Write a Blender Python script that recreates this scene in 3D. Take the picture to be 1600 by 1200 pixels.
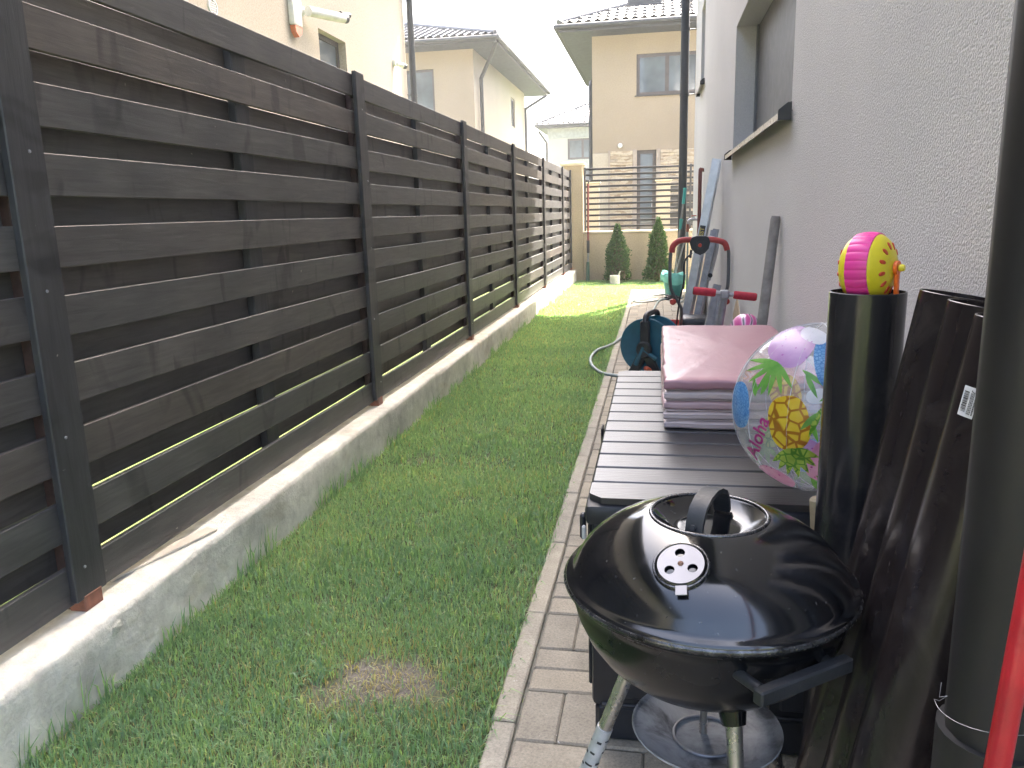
import bpy, bmesh, math, random
import numpy as np
from mathutils import Vector, Matrix, Euler

# ------------------------------------------------------------------ clear
for o in list(bpy.data.objects):
    bpy.data.objects.remove(o)
scene = bpy.context.scene
COL = scene.collection
R = math.radians
random.seed(7)
rng = np.random.default_rng(7)

# ------------------------------------------------------------------ camera
cam_d = bpy.data.cameras.new('camera')
cam = bpy.data.objects.new('camera', cam_d)
COL.objects.link(cam)
cam_d.sensor_width = 36.0
cam_d.lens = 27.675
cam_d.clip_start = 0.02
cam_d.clip_end = 2000
_r = Vector((0.98377, 0.17734, -0.02729))
_u = Vector((-0.01120, 0.21250, 0.97710))
_b = Vector((0.17908, -0.96093, 0.21104))
cam.matrix_world = Matrix(((_r.x, _u.x, _b.x, 0), (_r.y, _u.y, _b.y, 0), (_r.z, _u.z, _b.z, 1.22), (0, 0, 0, 1)))
scene.camera = cam

# ------------------------------------------------------------------ sky, sun, exposure
SUN_AZ, SUN_EL = R(22), R(57)       # azimuth measured from +Y towards +X
world = bpy.data.worlds.new('World')
scene.world = world
world.use_nodes = True
wn = world.node_tree
bg = wn.nodes['Background']
sky = wn.nodes.new('ShaderNodeTexSky')
sky.sky_type = 'NISHITA'
sky.sun_disc = False
sky.sun_elevation = SUN_EL
sky.sun_rotation = SUN_AZ
sky.air_density = 1.0
sky.dust_density = 8.0
sky.ozone_density = 1.0
wn.links.new(sky.outputs[0], bg.inputs[0])
bg.inputs[1].default_value = 0.15
sun_d = bpy.data.lights.new('sun', 'SUN')
sun_d.energy = 5.0
sun_d.angle = R(0.55)
sun_d.color = (1.0, 0.94, 0.84)
sun = bpy.data.objects.new('sun', sun_d)
COL.objects.link(sun)
sdir = Vector((math.sin(SUN_AZ) * math.cos(SUN_EL), math.cos(SUN_AZ) * math.cos(SUN_EL), math.sin(SUN_EL)))
sun.rotation_euler = sdir.to_track_quat('Z', 'Y').to_euler()
vs = scene.view_settings
vs.view_transform = 'Standard'
vs.look = 'None'
vs.exposure = 3.0
vs.gamma = 1.0
vs.use_curve_mapping = False
scene.cycles.max_bounces = 6
scene.cycles.diffuse_bounces = 3
scene.cycles.glossy_bounces = 3
scene.cycles.transparent_max_bounces = 12

# ================================================================== helpers
def tag(o, label=None, cat=None, group=None, kind=None):
    if label: o['label'] = label
    if cat: o['category'] = cat
    if group: o['group'] = group
    if kind: o['kind'] = kind
    return o

def parent_to(o, p):
    o.parent = p
    o.matrix_parent_inverse = Matrix.Translation(-Vector(p['_w'])) if '_w' in p else Matrix.Identity(4)

def thing(name, label, cat, loc, group=None):
    o = bpy.data.objects.new(name, None)
    o.empty_display_size = 0.05
    COL.objects.link(o)
    o.location = loc
    o['_w'] = tuple(loc)
    return tag(o, label, cat, group)

def link(name, me, mat, parent=None, loc=None, rot=None):
    o = bpy.data.objects.new(name, me)
    COL.objects.link(o)
    if mat is not None and not me.materials:
        me.materials.append(mat)
    if loc is not None: o.location = loc
    if rot is not None: o.rotation_euler = rot
    if parent is not None: parent_to(o, parent)
    if loc is not None and rot is None: o['_w'] = tuple(loc)
    return o

def smooth(me, ang=40):
    me.polygons.foreach_set('use_smooth', [True] * len(me.polygons))
    try:
        me.set_sharp_from_angle(angle=R(ang))
    except Exception:
        pass

class MB:
    """collects geometry of one part"""
    def __init__(s): s.v = []; s.f = []
    def add(s, v, f):
        n = len(s.v); s.v += [tuple(p) for p in v]; s.f += [tuple(i + n for i in q) for q in f]; return s
    def box(s, x0, x1, y0, y1, z0, z1, M=None):
        v = [Vector(p) for p in ((x0,y0,z0),(x1,y0,z0),(x1,y1,z0),(x0,y1,z0),(x0,y0,z1),(x1,y0,z1),(x1,y1,z1),(x0,y1,z1))]
        if M is not None: v = [M @ p for p in v]
        return s.add(v, [(3,2,1,0),(4,5,6,7),(0,1,5,4),(1,2,6,5),(2,3,7,6),(3,0,4,7)])
    def bbox(s, x0, x1, y0, y1, z0, z1, b=0.004, seg=1, M=None):
        bm = bmesh.new()
        bmesh.ops.create_cube(bm, size=1)
        for v in bm.verts:
            v.co = Vector(((x0+x1)/2 + v.co.x*(x1-x0), (y0+y1)/2 + v.co.y*(y1-y0), (z0+z1)/2 + v.co.z*(z1-z0)))
        bmesh.ops.bevel(bm, geom=bm.edges[:], offset=b, segments=seg, affect='EDGES', profile=0.5)
        bm.verts.index_update()
        vv = [v.co.copy() for v in bm.verts]
        if M is not None: vv = [M @ p for p in vv]
        s.add(vv, [[v.index for v in f.verts] for f in bm.faces]); bm.free(); return s
    def tube(s, pts, r, seg=10, caps=True, radii=None):
        pts = [Vector(p) for p in pts]
        n = len(pts); rings = []
        t0 = (pts[1] - pts[0]).normalized()
        ref = Vector((0, 0, 1)) if abs(t0.z) < 0.9 else Vector((1, 0, 0))
        nrm = (ref - ref.dot(t0) * t0).normalized()
        for i, p in enumerate(pts):
            if i == 0: t = t0
            elif i == n - 1: t = (pts[i] - pts[i-1]).normalized()
            else: t = ((pts[i+1] - pts[i]).normalized() + (pts[i] - pts[i-1]).normalized()).normalized()
            nrm = (nrm - nrm.dot(t) * t).normalized()
            bn = t.cross(nrm)
            rr = radii[i] if radii else r
            rings.append([p + rr * (math.cos(a) * nrm + math.sin(a) * bn) for a in [2*math.pi*k/seg for k in range(seg)]])
        v = [q for rg in rings for q in rg]
        f = []
        for i in range(n - 1):
            for k in range(seg):
                a = i*seg + k; b = i*seg + (k+1) % seg
                f.append((a, b, b+seg, a+seg))
        if caps:
            f.append(tuple(range(seg))[::-1]); f.append(tuple((n-1)*seg + k for k in range(seg)))
        return s.add(v, f)
    def lathe(s, prof, seg=48, M=None, close=False):
        v = []; f = []; n = len(prof)
        for k in range(seg):
            a = 2*math.pi*k/seg
            for r, z in prof: v.append(Vector((r*math.cos(a), r*math.sin(a), z)))
        for k in range(seg):
            k2 = (k+1) % seg
            for i in range(n - 1):
                f.append((k*n+i, k2*n+i, k2*n+i+1, k*n+i+1))
            if close: f.append((k*n+n-1, k2*n+n-1, k2*n, k*n))
        if M is not None: v = [M @ p for p in v]
        return s.add(v, f)
    def prism(s, poly, axis, a0, a1, M=None):
        """poly 2D, extruded along axis (0 x: poly=(y,z); 1 y: poly=(x,z); 2 z: poly=(x,y))"""
        def mk(p, a):
            return Vector((a, p[0], p[1])) if axis == 0 else Vector((p[0], a, p[1])) if axis == 1 else Vector((p[0], p[1], a))
        n = len(poly)
        v = [mk(p, a0) for p in poly] + [mk(p, a1) for p in poly]
        if M is not None: v = [M @ p for p in v]
        f = [tuple(range(n))[::-1], tuple(range(n, 2*n))] + [(i, (i+1) % n, n+(i+1) % n, n+i) for i in range(n)]
        return s.add(v, f)
    def mesh(s, name, sm=None, fix=True):
        me = bpy.data.meshes.new(name)
        me.from_pydata([tuple(p) for p in s.v], [], s.f)
        if fix:
            bm = bmesh.new(); bm.from_mesh(me)
            bmesh.ops.remove_doubles(bm, verts=bm.verts[:], dist=1e-6)
            bmesh.ops.recalc_face_normals(bm, faces=bm.faces[:])
            bm.to_mesh(me); bm.free()
        if sm: smooth(me, sm)
        me.update()
        return me
    def build(s, name, mat, parent=None, sm=None, fix=True, loc=None, rot=None):
        return link(name, s.mesh(name, sm, fix), mat, parent, loc, rot)

def spline(pts, n=8):
    P = [Vector(p) for p in pts]; out = []
    for i in range(len(P) - 1):
        p0 = P[i-1] if i else P[i]*2 - P[i+1]
        p1, p2 = P[i], P[i+1]
        p3 = P[i+2] if i + 2 < len(P) else P[i+1]*2 - P[i]
        for k in range(n):
            t = k/n
            out.append(0.5*((2*p1) + (-p0+p2)*t + (2*p0-5*p1+4*p2-p3)*t*t + (-p0+3*p1-3*p2+p3)*t**3))
    out.append(P[-1])
    return out

def axis_matrix(origin, zaxis, xhint=(1, 0, 0)):
    z = Vector(zaxis).normalized(); x = Vector(xhint); x = (x - x.dot(z)*z).normalized(); y = z.cross(x)
    return Matrix(((x.x, y.x, z.x, origin[0]), (x.y, y.y, z.y, origin[1]), (x.z, y.z, z.z, origin[2]), (0, 0, 0, 1)))

# ------------------------------------------------------------------ materials
def mat_new(name):
    m = bpy.data.materials.new(name); m.use_nodes = True
    nt = m.node_tree
    return m, nt, nt.nodes['Principled BSDF']

def N(nt, typ, **kw):
    n = nt.nodes.new(typ)
    for k, v in kw.items():
        if k in n.inputs: n.inputs[k].default_value = v
        else: setattr(n, k, v)
    return n

def ramp(nt, stops, fac=None):
    n = nt.nodes.new('ShaderNodeValToRGB')
    e = n.color_ramp.elements
    while len(e) < len(stops): e.new(0.5)
    for i, (p, c) in enumerate(stops):
        e[i].position = p; e[i].color = (*c, 1) if len(c) == 3 else c
    if fac is not None: nt.links.new(fac, n.inputs[0])
    return n

def mapping(nt, coord='Object', scale=(1, 1, 1), rnd=False):
    tc = nt.nodes.new('ShaderNodeTexCoord')
    mp = nt.nodes.new('ShaderNodeMapping')
    mp.inputs['Scale'].default_value = scale
    src = tc.outputs[coord]
    if rnd:
        oi = nt.nodes.new('ShaderNodeObjectInfo')
        ml = N(nt, 'ShaderNodeMath', operation='MULTIPLY'); ml.inputs[1].default_value = 37.0
        nt.links.new(oi.outputs['Random'], ml.inputs[0])
        ad = N(nt, 'ShaderNodeVectorMath', operation='ADD')
        nt.links.new(src, ad.inputs[0]); nt.links.new(ml.outputs[0], ad.inputs[1])
        src = ad.outputs[0]
    nt.links.new(src, mp.inputs[0])
    return mp.outputs[0]

def noise(nt, vec, scale, detail=4, rough=0.55, dist=0.0):
    n = N(nt, 'ShaderNodeTexNoise', Scale=scale, Detail=detail, Roughness=rough, Distortion=dist)
    nt.links.new(vec, n.inputs['Vector']); return n.outputs['Fac']

def bump(nt, bs, height, strength=0.3, dist=0.01, prev=None):
    b = N(nt, 'ShaderNodeBump', Strength=strength, Distance=dist)
    nt.links.new(height, b.inputs['Height'])
    if prev is not None: nt.links.new(prev, b.inputs['Normal'])
    nt.links.new(b.outputs[0], bs.inputs['Normal']); return b.outputs[0]

def mix(nt, fac, a, b, mode='MIX'):
    n = N(nt, 'ShaderNodeMix', data_type='RGBA', blend_type=mode)
    for sock, val in ((n.inputs[0], fac), (n.inputs[6], a), (n.inputs[7], b)):
        if isinstance(val, (int, float)): sock.default_value = val
        elif isinstance(val, tuple): sock.default_value = (*val, 1) if len(val) == 3 else val
        else: nt.links.new(val, sock)
    return n.outputs[2]

def simple(name, col, rough=0.5, metal=0.0, var=0.12, scale=8.0, bumps=0.0, bscale=60, coat=0.0, coord='Object', rnd=False, spec=0.5):
    """plain procedural surface: base colour with soft mottling and optional fine relief"""
    m, nt, bs = mat_new(name)
    vec = mapping(nt, coord, rnd=rnd)
    f = noise(nt, vec, scale, 5)
    lo = tuple(c*(1-var*1.6) for c in col); hi = tuple(min(1, c*(1+var)) for c in col)
    nt.links.new(ramp(nt, [(0.3, lo), (0.7, hi)], f).outputs[0], bs.inputs['Base Color'])
    rr = N(nt, 'ShaderNodeMapRange'); rr.inputs[3].default_value = max(0.02, rough*0.8); rr.inputs[4].default_value = min(1, rough*1.25)
    nt.links.new(noise(nt, vec, scale*3.1, 4), rr.inputs[0]); nt.links.new(rr.outputs[0], bs.inputs['Roughness'])
    bs.inputs['Metallic'].default_value = metal
    bs.inputs['Coat Weight'].default_value = coat
    bs.inputs['Specular IOR Level'].default_value = spec
    if bumps: bump(nt, bs, noise(nt, vec, bscale, 4), bumps, 0.004)
    return m

def m_fence(name, base, vertical=False, along=1):
    m, nt, bs = mat_new(name)
    sc = [9, 9, 9]; sc[along] = 0.7
    vec = mapping(nt, 'Object', tuple(sc), rnd=True)
    grain = noise(nt, vec, 7, 6, 0.62, 0.6)
    vec2 = mapping(nt, 'Object', tuple(2.2 if i == along else 3 for i in range(3)), rnd=True)
    blot = noise(nt, vec2, 1.6, 3, 0.5)
    vk = mapping(nt, 'Object', tuple(2.6 if i == along else 1.1 for i in range(3)), rnd=True)
    kn = N(nt, 'ShaderNodeTexNoise', Scale=2.4, Detail=2, Distortion=1.4); nt.links.new(vk, kn.inputs['Vector'])
    knot = ramp(nt, [(0.60, (1, 1, 1)), (0.70, (0.42, 0.42, 0.45))], kn.outputs['Fac'])
    c1 = ramp(nt, [(0.25, tuple(c*0.68 for c in base)), (0.75, tuple(c*1.3 for c in base))], grain)
    oi = nt.nodes.new('ShaderNodeObjectInfo')
    tint = ramp(nt, [(0.0, (0.86, 0.87, 0.90)), (0.6, (1.0, 1.0, 1.0)), (0.88, (1.06, 1.01, 0.98)), (1.0, (1.20, 1.06, 0.98))], oi.outputs['Random'])
    c2 = mix(nt, 1.0, c1.outputs[0], tint.outputs[0], 'MULTIPLY')
    c3 = mix(nt, 0.85, c2, knot.outputs[0], 'MULTIPLY')
    bl = ramp(nt, [(0.35, (0.78, 0.78, 0.8)), (0.65, (1.18, 1.16, 1.13))], blot)
    c4 = mix(nt, 1.0, c3, bl.outputs[0], 'MULTIPLY')
    # small pale nicks where the stain has chipped
    vn = mapping(nt, 'Object', (30, 30, 30), rnd=True)
    nick = ramp(nt, [(0.775, (0, 0, 0)), (0.80, (1, 1, 1))], noise(nt, vn, 1.0, 2))
    c5 = mix(nt, nick.outputs[0], c4, (0.30, 0.28, 0.25))
    nt.links.new(c5, bs.inputs['Base Color'])
    rr = N(nt, 'ShaderNodeMapRange'); rr.inputs[3].default_value = 0.38; rr.inputs[4].default_value = 0.62
    nt.links.new(blot, rr.inputs[0]); nt.links.new(rr.outputs[0], bs.inputs['Roughness'])
    bump(nt, bs, grain, 0.35, 0.003)
    return m

def m_stucco(name, col, scale=150, strength=0.55, dirt=0.06, dist=0.004):
    m, nt, bs = mat_new(name)
    vec = mapping(nt, 'Object')
    big = noise(nt, vec, 0.9, 4)
    c = ramp(nt, [(0.3, tuple(x*(1-dirt) for x in col)), (0.7, tuple(min(1, x*(1+dirt*0.6)) for x in col))], big)
    fine = noise(nt, vec, scale, 2, 0.5, 0.4)
    fc = ramp(nt, [(0.35, (0.86, 0.86, 0.86)), (0.6, (1.05, 1.05, 1.05))], fine)
    nt.links.new(mix(nt, 1.0, c.outputs[0], fc.outputs[0], 'MULTIPLY'), bs.inputs['Base Color'])
    bs.inputs['Roughness'].default_value = 0.9
    bs.inputs['Specular IOR Level'].default_value = 0.25
    bump(nt, bs, fine, strength, dist)
    return m

def m_concrete(name, col, streak=True):
    m, nt, bs = mat_new(name)
    vec = mapping(nt, 'Object')
    a = noise(nt, vec, 2.2, 6, 0.6, 0.5)
    b = noise(nt, vec, 14, 6, 0.65)
    d = noise(nt, vec, 90, 3)
    c = ramp(nt, [(0.28, tuple(x*0.70 for x in col)), (0.5, col), (0.72, tuple(min(1, x*1.2) for x in col))], a)
    c2 = ramp(nt, [(0.3, (0.80, 0.79, 0.77)), (0.65, (1.1, 1.1, 1.09))], b)
    o = mix(nt, 1.0, c.outputs[0], c2.outputs[0], 'MULTIPLY')
    # darker damp stains and ochre smears with shapes of their own
    st = ramp(nt, [(0.55, (1, 1, 1)), (0.72, (0.80, 0.74, 0.64))], noise(nt, mapping(nt, 'Object', (1, 1.3, 4)), 1.7, 4, 0.6, 1.2))
    o = mix(nt, 0.8, o, st.outputs[0], 'MULTIPLY')
    nt.links.new(o, bs.inputs['Base Color'])
    bs.inputs['Roughness'].default_value = 0.88
    p = bump(nt, bs, b, 0.6, 0.016)
    bump(nt, bs, d, 0.3, 0.004, p)
    return m

def m_paver(name, col, var=0.1):
    m, nt, bs = mat_new(name)
    vec = mapping(nt, 'Object', rnd=True)
    oi = nt.nodes.new('ShaderNodeObjectInfo')
    tint = ramp(nt, [(0, (0.88, 0.88, 0.88)), (0.5, (1, 0.99, 0.98)), (1, (1.1, 1.07, 1.02))], oi.outputs['Random'])
    a = ramp(nt, [(0.3, tuple(x*0.82 for x in col)), (0.7, tuple(x*1.12 for x in col))], noise(nt, vec, 9, 5))
    sp = ramp(nt, [(0.3, (0.72, 0.72, 0.72)), (0.5, (1, 1, 1)), (0.72, (1.22, 1.21, 1.2))], noise(nt, vec, 160, 3, 0.7))
    o = mix(nt, 1, a.outputs[0], tint.outputs[0], 'MULTIPLY')
    o = mix(nt, 1, o, sp.outputs[0], 'MULTIPLY')
    gr = ramp(nt, [(0.74, (0, 0, 0)), (0.78, (1, 1, 1))], noise(nt, vec, 70, 2))
    o = mix(nt, gr.outputs[0], o, (0.62, 0.60, 0.55))
    nt.links.new(o, bs.inputs['Base Color'])
    bs.inputs['Roughness'].default_value = 0.9
    bump(nt, bs, noise(nt, vec, 220, 3), 0.35, 0.003)
    return m

def m_glass(name, col=(0.05, 0.07, 0.09), rough=0.06):
    m, nt, bs = mat_new(name)
    vec = mapping(nt, 'Object')
    nt.links.new(ramp(nt, [(0.35, tuple(c*0.7 for c in col)), (0.65, tuple(c*1.4 for c in col))], noise(nt, vec, 1.2, 3)).outputs[0], bs.inputs['Base Color'])
    bs.inputs['Roughness'].default_value = rough
    bs.inputs['Specular IOR Level'].default_value = 0.9
    bump(nt, bs, noise(nt, vec, 1.5, 1), 0.06, 0.02)
    return m

def m_stone(name):
    m, nt, bs = mat_new(name)
    vec = mapping(nt, 'Object')
    v = N(nt, 'ShaderNodeTexVoronoi', Scale=6.0); nt.links.new(mapping(nt, 'Object', (1, 1, 3.2)), v.inputs['Vector'])
    c = ramp(nt, [(0.0, (0.24, 0.17, 0.11)), (0.35, (0.42, 0.33, 0.23)), (0.65, (0.55, 0.47, 0.36)), (1.0, (0.33, 0.27, 0.22))], v.outputs['Color'])
    nt.links.new(mix(nt, 0.5, c.outputs[0], ramp(nt, [(0.3, (0.7, 0.7, 0.7)), (0.7, (1.1, 1.1, 1.1))], noise(nt, vec, 22, 4)).outputs[0], 'MULTIPLY'), bs.inputs['Base Color'])
    bs.inputs['Roughness'].default_value = 0.85
    bump(nt, bs, noise(nt, vec, 30, 4), 0.5, 0.02)
    return m

M = {}
M['slat'] = m_fence('stained_slat', (0.080, 0.076, 0.074))
M['cover'] = m_fence('stained_post', (0.046, 0.046, 0.048), along=2)
M['steel_dark'] = simple('aged_primer_steel', (0.060, 0.032, 0.028), 0.6, 0.0, 0.25, 30, 0.15)
M['steel_brown'] = simple('primer_steel', (0.20, 0.075, 0.045), 0.55, 0.0, 0.25, 30, 0.15)
M['plinth'] = m_concrete('plinth_concrete', (0.64, 0.62, 0.555))
M['stucco_grey'] = m_stucco('grey_stucco', (0.56, 0.548, 0.535), 185, 0.95, dist=0.0045)
M['stucco_cream'] = m_stucco('cream_stucco', (0.44, 0.385, 0.31), 60, 0.3)
M['stucco_tan'] = m_stucco('tan_stucco', (0.32, 0.262, 0.195), 60, 0.3)
M['stucco_pale'] = m_stucco('pale_stucco', (0.42, 0.415, 0.40), 60, 0.25)
M['stucco_peach'] = m_stucco('peach_stucco', (0.37, 0.295, 0.23), 60, 0.25)
M['wall_cream'] = m_stucco('garden_wall_render', (0.47, 0.38, 0.26), 70, 0.35, 0.10)
M['cap_cream'] = simple('wall_coping', (0.70, 0.62, 0.48), 0.8, 0, 0.1, 6, 0.2)
M['anthracite'] = simple('anthracite_metal', (0.036, 0.037, 0.040), 0.5, 0.0, 0.12, 10)
M['rail_dark'] = simple('dark_rail_paint', (0.012, 0.010, 0.010), 0.45)
M['soffit'] = simple('soffit_board', (0.042, 0.048, 0.060), 0.6, 0, 0.08, 3)
M['roof'] = simple('roof_tile', (0.085, 0.085, 0.09), 0.36, 0.25, 0.2, 6, 0.1)
M['frame_brown'] = simple('window_frame', (0.065, 0.052, 0.047), 0.45, 0, 0.15, 10)
M['frame_grey'] = simple('grey_window_frame', (0.11, 0.115, 0.125), 0.5, 0, 0.1, 10)
M['shutter'] = simple('roller_shutter', (0.085, 0.09, 0.097), 0.55, 0, 0.06, 5)
M['glass'] = m_glass('dark_glass', (0.10, 0.12, 0.14))
M['stone'] = m_stone('stone_cladding')
M['alu'] = simple('aluminium', (0.44, 0.44, 0.46), 0.34, 0.85, 0.12, 14, 0.1, 120)
M['alu_dull'] = simple('dull_aluminium', (0.36, 0.36, 0.38), 0.48, 0.7, 0.15, 20, 0.1, 120)
M['paver'] = m_paver('paver_stone', (0.300, 0.272, 0.218))
M['curb'] = m_paver('curb_concrete', (0.335, 0.31, 0.255))
M['sand'] = simple('joint_sand', (0.13, 0.125, 0.10), 0.95, 0, 0.35, 25, 0.5, 90)

# ================================================================== ground
W = 0.53          # plane of the house wall
FX = -1.43        # face of the concrete plinth
def m_ground():
    m, nt, bs = mat_new('earth_and_turf')
    vec = mapping(nt, 'Object')
    a = ramp(nt, [(0.3, (0.055, 0.085, 0.02)), (0.5, (0.09, 0.12, 0.03)), (0.75, (0.16, 0.16, 0.06))], noise(nt, vec, 2.5, 6, 0.65))
    b = ramp(nt, [(0.3, (0.6, 0.6, 0.6)), (0.7, (1.25, 1.25, 1.2))], noise(nt, vec, 60, 4))
    nt.links.new(mix(nt, 1, a.outputs[0], b.outputs[0], 'MULTIPLY'), bs.inputs['Base Color'])
    bs.inputs['Roughness'].default_value = 1.0
    bump(nt, bs, noise(nt, vec, 90, 4), 0.6, 0.02)
    return m
def m_soil():
    m, nt, bs = mat_new('lawn_soil')
    vec = mapping(nt, 'Object')
    a = ramp(nt, [(0.3, (0.06, 0.075, 0.03)), (0.55, (0.10, 0.12, 0.05)), (0.75, (0.16, 0.15, 0.08))], noise(nt, vec, 4, 6, 0.65))
    # worn bare spot in the turf
    tc = nt.nodes.new('ShaderNodeTexCoord')
    ds = N(nt, 'ShaderNodeVectorMath', operation='DISTANCE'); ds.inputs[1].default_value = (-0.73, 1.81, 0.0)
    nt.links.new(tc.outputs['Object'], ds.inputs[0])
    dn = N(nt, 'ShaderNodeMath', operation='MULTIPLY_ADD'); dn.inputs[1].default_value = 0.22
    nt.links.new(noise(nt, vec, 9, 4), dn.inputs[0]); nt.links.new(ds.outputs['Value'], dn.inputs[2])
    bf = ramp(nt, [(0.20, (1, 1, 1)), (0.33, (0, 0, 0))], dn.outputs[0])
    soil = ramp(nt, [(0.3, (0.09, 0.08, 0.066)), (0.7, (0.24, 0.215, 0.175))], noise(nt, vec, 55, 5, 0.7))
    nt.links.new(mix(nt, bf.outputs[0], a.outputs[0], soil.outputs[0]), bs.inputs['Base Color'])
    bs.inputs['Roughness'].default_value = 1.0
    bump(nt, bs, noise(nt, vec, 70, 5), 0.8, 0.02)
    return m
g = MB().add([(-160, -110, -0.03), (160, -110, -0.03), (160, 260, -0.03), (-160, 260, -0.03)], [(0, 1, 2, 3)]).build('ground', m_ground())
tag(g, kind='structure')
lawn = MB().add([(FX-0.02, -1.5, -0.012), (-0.386, -1.5, -0.012), (-0.386, 12.70, -0.012), (W+3, 12.70, -0.012), (W+3, 14.46, -0.012), (FX-0.02, 14.46, -0.012)],
                [(0, 1, 2, 5), (2, 3, 4, 5)]).build('lawn', m_soil())
tag(lawn, kind='structure')

# ------------------------------------------------------------------ paved path: basket-weave pavers and edging stones
path = MB().add([(-0.386, -1.5, -0.009), (W, -1.5, -0.009), (W, 12.695, -0.009), (-0.386, 12.695, -0.009)], [(0, 1, 2, 3)]).build('path', M['sand'])
tag(path, kind='structure')
CELL = 0.2045
pav_y = MB().bbox(-0.0495, 0.0495, -0.0995, 0.0995, -0.03, 0.0, 0.005).mesh('paver_mesh_long')
pav_x = MB().bbox(-0.0995, 0.0995, -0.0495, 0.0495, -0.03, 0.0, 0.005).mesh('paver_mesh_cross')
pav_y.materials.append(M['paver']); pav_x.materials.append(M['paver'])
rest = MB()
Y0 = 2.234
npav = 0
for ci in range(4):
    for cj in range(-17, 51):
        xa = -0.323 + ci*CELL; ya = Y0 - CELL + cj*CELL     # cell origin; cj=0 holds stones laid lengthwise
        if ya < -1.3 or ya + CELL > 12.70: continue
        lengthwise = (ci + cj) % 2 == 0
        for k in range(2):
            if lengthwise: c = (xa + CELL*(0.25+0.5*k), ya + CELL/2)
            else: c = (xa + CELL/2, ya + CELL*(0.25+0.5*k))
            dz = rng.normal()*0.0012; rz = rng.normal()*0.008
            hidden = ya < 0.6 or (ci >= 1 and 1.3 < ya < 3.4) or (ci >= 2 and ya < 4.6) or ya > 9.9
            tx, ty = rng.normal()*0.006, rng.normal()*0.006
            if hidden:
                hx, hy = (0.0495, 0.0995) if lengthwise else (0.0995, 0.0495)
                rest.bbox(c[0]-hx, c[0]+hx, c[1]-hy, c[1]+hy, -0.03+dz, dz, 0.005)
            else:
                link('paver', pav_y if lengthwise else pav_x, None, path, (c[0], c[1], dz), (tx, ty, rz)); npav += 1
o = rest.build('paver_field', M['paver'], path, fix=False); tag(o, kind='stuff')
curb_me = MB().bbox(-0.029, 0.029, -0.268, 0.268, -0.08, 0.0, 0.005).mesh('curb_mesh'); curb_me.materials.append(M['curb'])
y = 2.222 - 0.541*6
while y < 12.5:
    link('curb_stone', curb_me, None, path, (-0.3555 + rng.normal()*0.0015, y + 0.2705, 0.004 + rng.normal()*0.001), (0, 0, rng.normal()*0.003)); y += 0.541

# ------------------------------------------------------------------ grass blades
def blades(name, pts, hgt, wid, tint, seed, mat, bend=1.0):
    r = np.random.default_rng(seed); n = len(pts)
    ang = r.uniform(0, 2*np.pi, n); lean = np.abs(r.normal(0, 0.55, n))*bend + 0.12
    face = ang + np.pi/2 + r.normal(0, 0.5, n)
    dx, dy = np.cos(ang), np.sin(ang); wx, wy = np.cos(face)*wid/2, np.sin(face)*wid/2
    V = np.zeros((n, 5, 3)); z0 = -0.014
    h1 = hgt*0.55; out1 = hgt*0.28*lean; out2 = hgt*0.95*np.minimum(lean, 1.3)
    h2 = hgt*np.sqrt(np.maximum(0.12, 1-0.6*np.minimum(lean, 1.2)**2))
    V[:, 0] = np.stack([pts[:, 0]-wx, pts[:, 1]-wy, np.full(n, z0)], 1)
    V[:, 1] = np.stack([pts[:, 0]+wx, pts[:, 1]+wy, np.full(n, z0)], 1)
    V[:, 2] = np.stack([pts[:, 0]+dx*out1+wx*0.9, pts[:, 1]+dy*out1+wy*0.9, z0+h1], 1)
    V[:, 3] = np.stack([pts[:, 0]+dx*out1-wx*0.9, pts[:, 1]+dy*out1-wy*0.9, z0+h1], 1)
    V[:, 4] = np.stack([pts[:, 0]+dx*out2, pts[:, 1]+dy*out2, z0+h2], 1)
    me = bpy.data.meshes.new(name)
    me.vertices.add(n*5); me.vertices.foreach_set('co', V.reshape(-1).astype(np.float32))
    b = (np.arange(n)*5)[:, None]
    loops = np.concatenate([b+np.array([[0, 1, 2, 3]]), b+np.array([[3, 2, 4]])], 1).reshape(-1)
    me.loops.add(n*7); me.loops.foreach_set('vertex_index', loops.astype(np.int32))
    me.polygons.add(n*2)
    st = np.stack([np.arange(n)*7, np.arange(n)*7+4], 1).reshape(-1)
    me.polygons.foreach_set('loop_start', st.astype(np.int32))
    at = me.attributes.new('tint', 'FLOAT', 'POINT')
    at.data.foreach_set('value', np.repeat(tint, 5).astype(np.float32))
    me.update(calc_edges=True); me.validate()
    return link(name, me, mat)

def m_grass():
    m, nt, bs = mat_new('grass_blade')
    at = nt.nodes.new('ShaderNodeAttribute'); at.attribute_name = 'tint'
    c = ramp(nt, [(0.0, (0.130, 0.235, 0.160)), (0.35, (0.195, 0.340, 0.205)), (0.6, (0.270, 0.420, 0.230)), (0.8, (0.39, 0.47, 0.30)), (0.9, (0.30, 0.27, 0.13)), (1.0, (0.46, 0.40, 0.25))], at.outputs['Fac'])
    nt.links.new(c.outputs[0], bs.inputs['Base Color'])
    bs.inputs['Roughness'].default_value = 0.42
    bs.inputs['Specular IOR Level'].default_value = 0.45
    tr = nt.nodes.new('ShaderNodeBsdfTranslucent')
    nt.links.new(mix(nt, 1, c.outputs[0], (1.35, 1.28, 0.5), 'MULTIPLY'), tr.inputs[0])
    ms = nt.nodes.new('ShaderNodeMixShader'); ms.inputs[0].default_value = 0.5
    nt.links.new(bs.outputs[0], ms.inputs[1]); nt.links.new(tr.outputs[0], ms.inputs[2])
    nt.links.new(ms.outputs[0], nt.nodes['Material Output'].inputs[0])
    return m
M['grass'] = m_grass()

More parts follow.
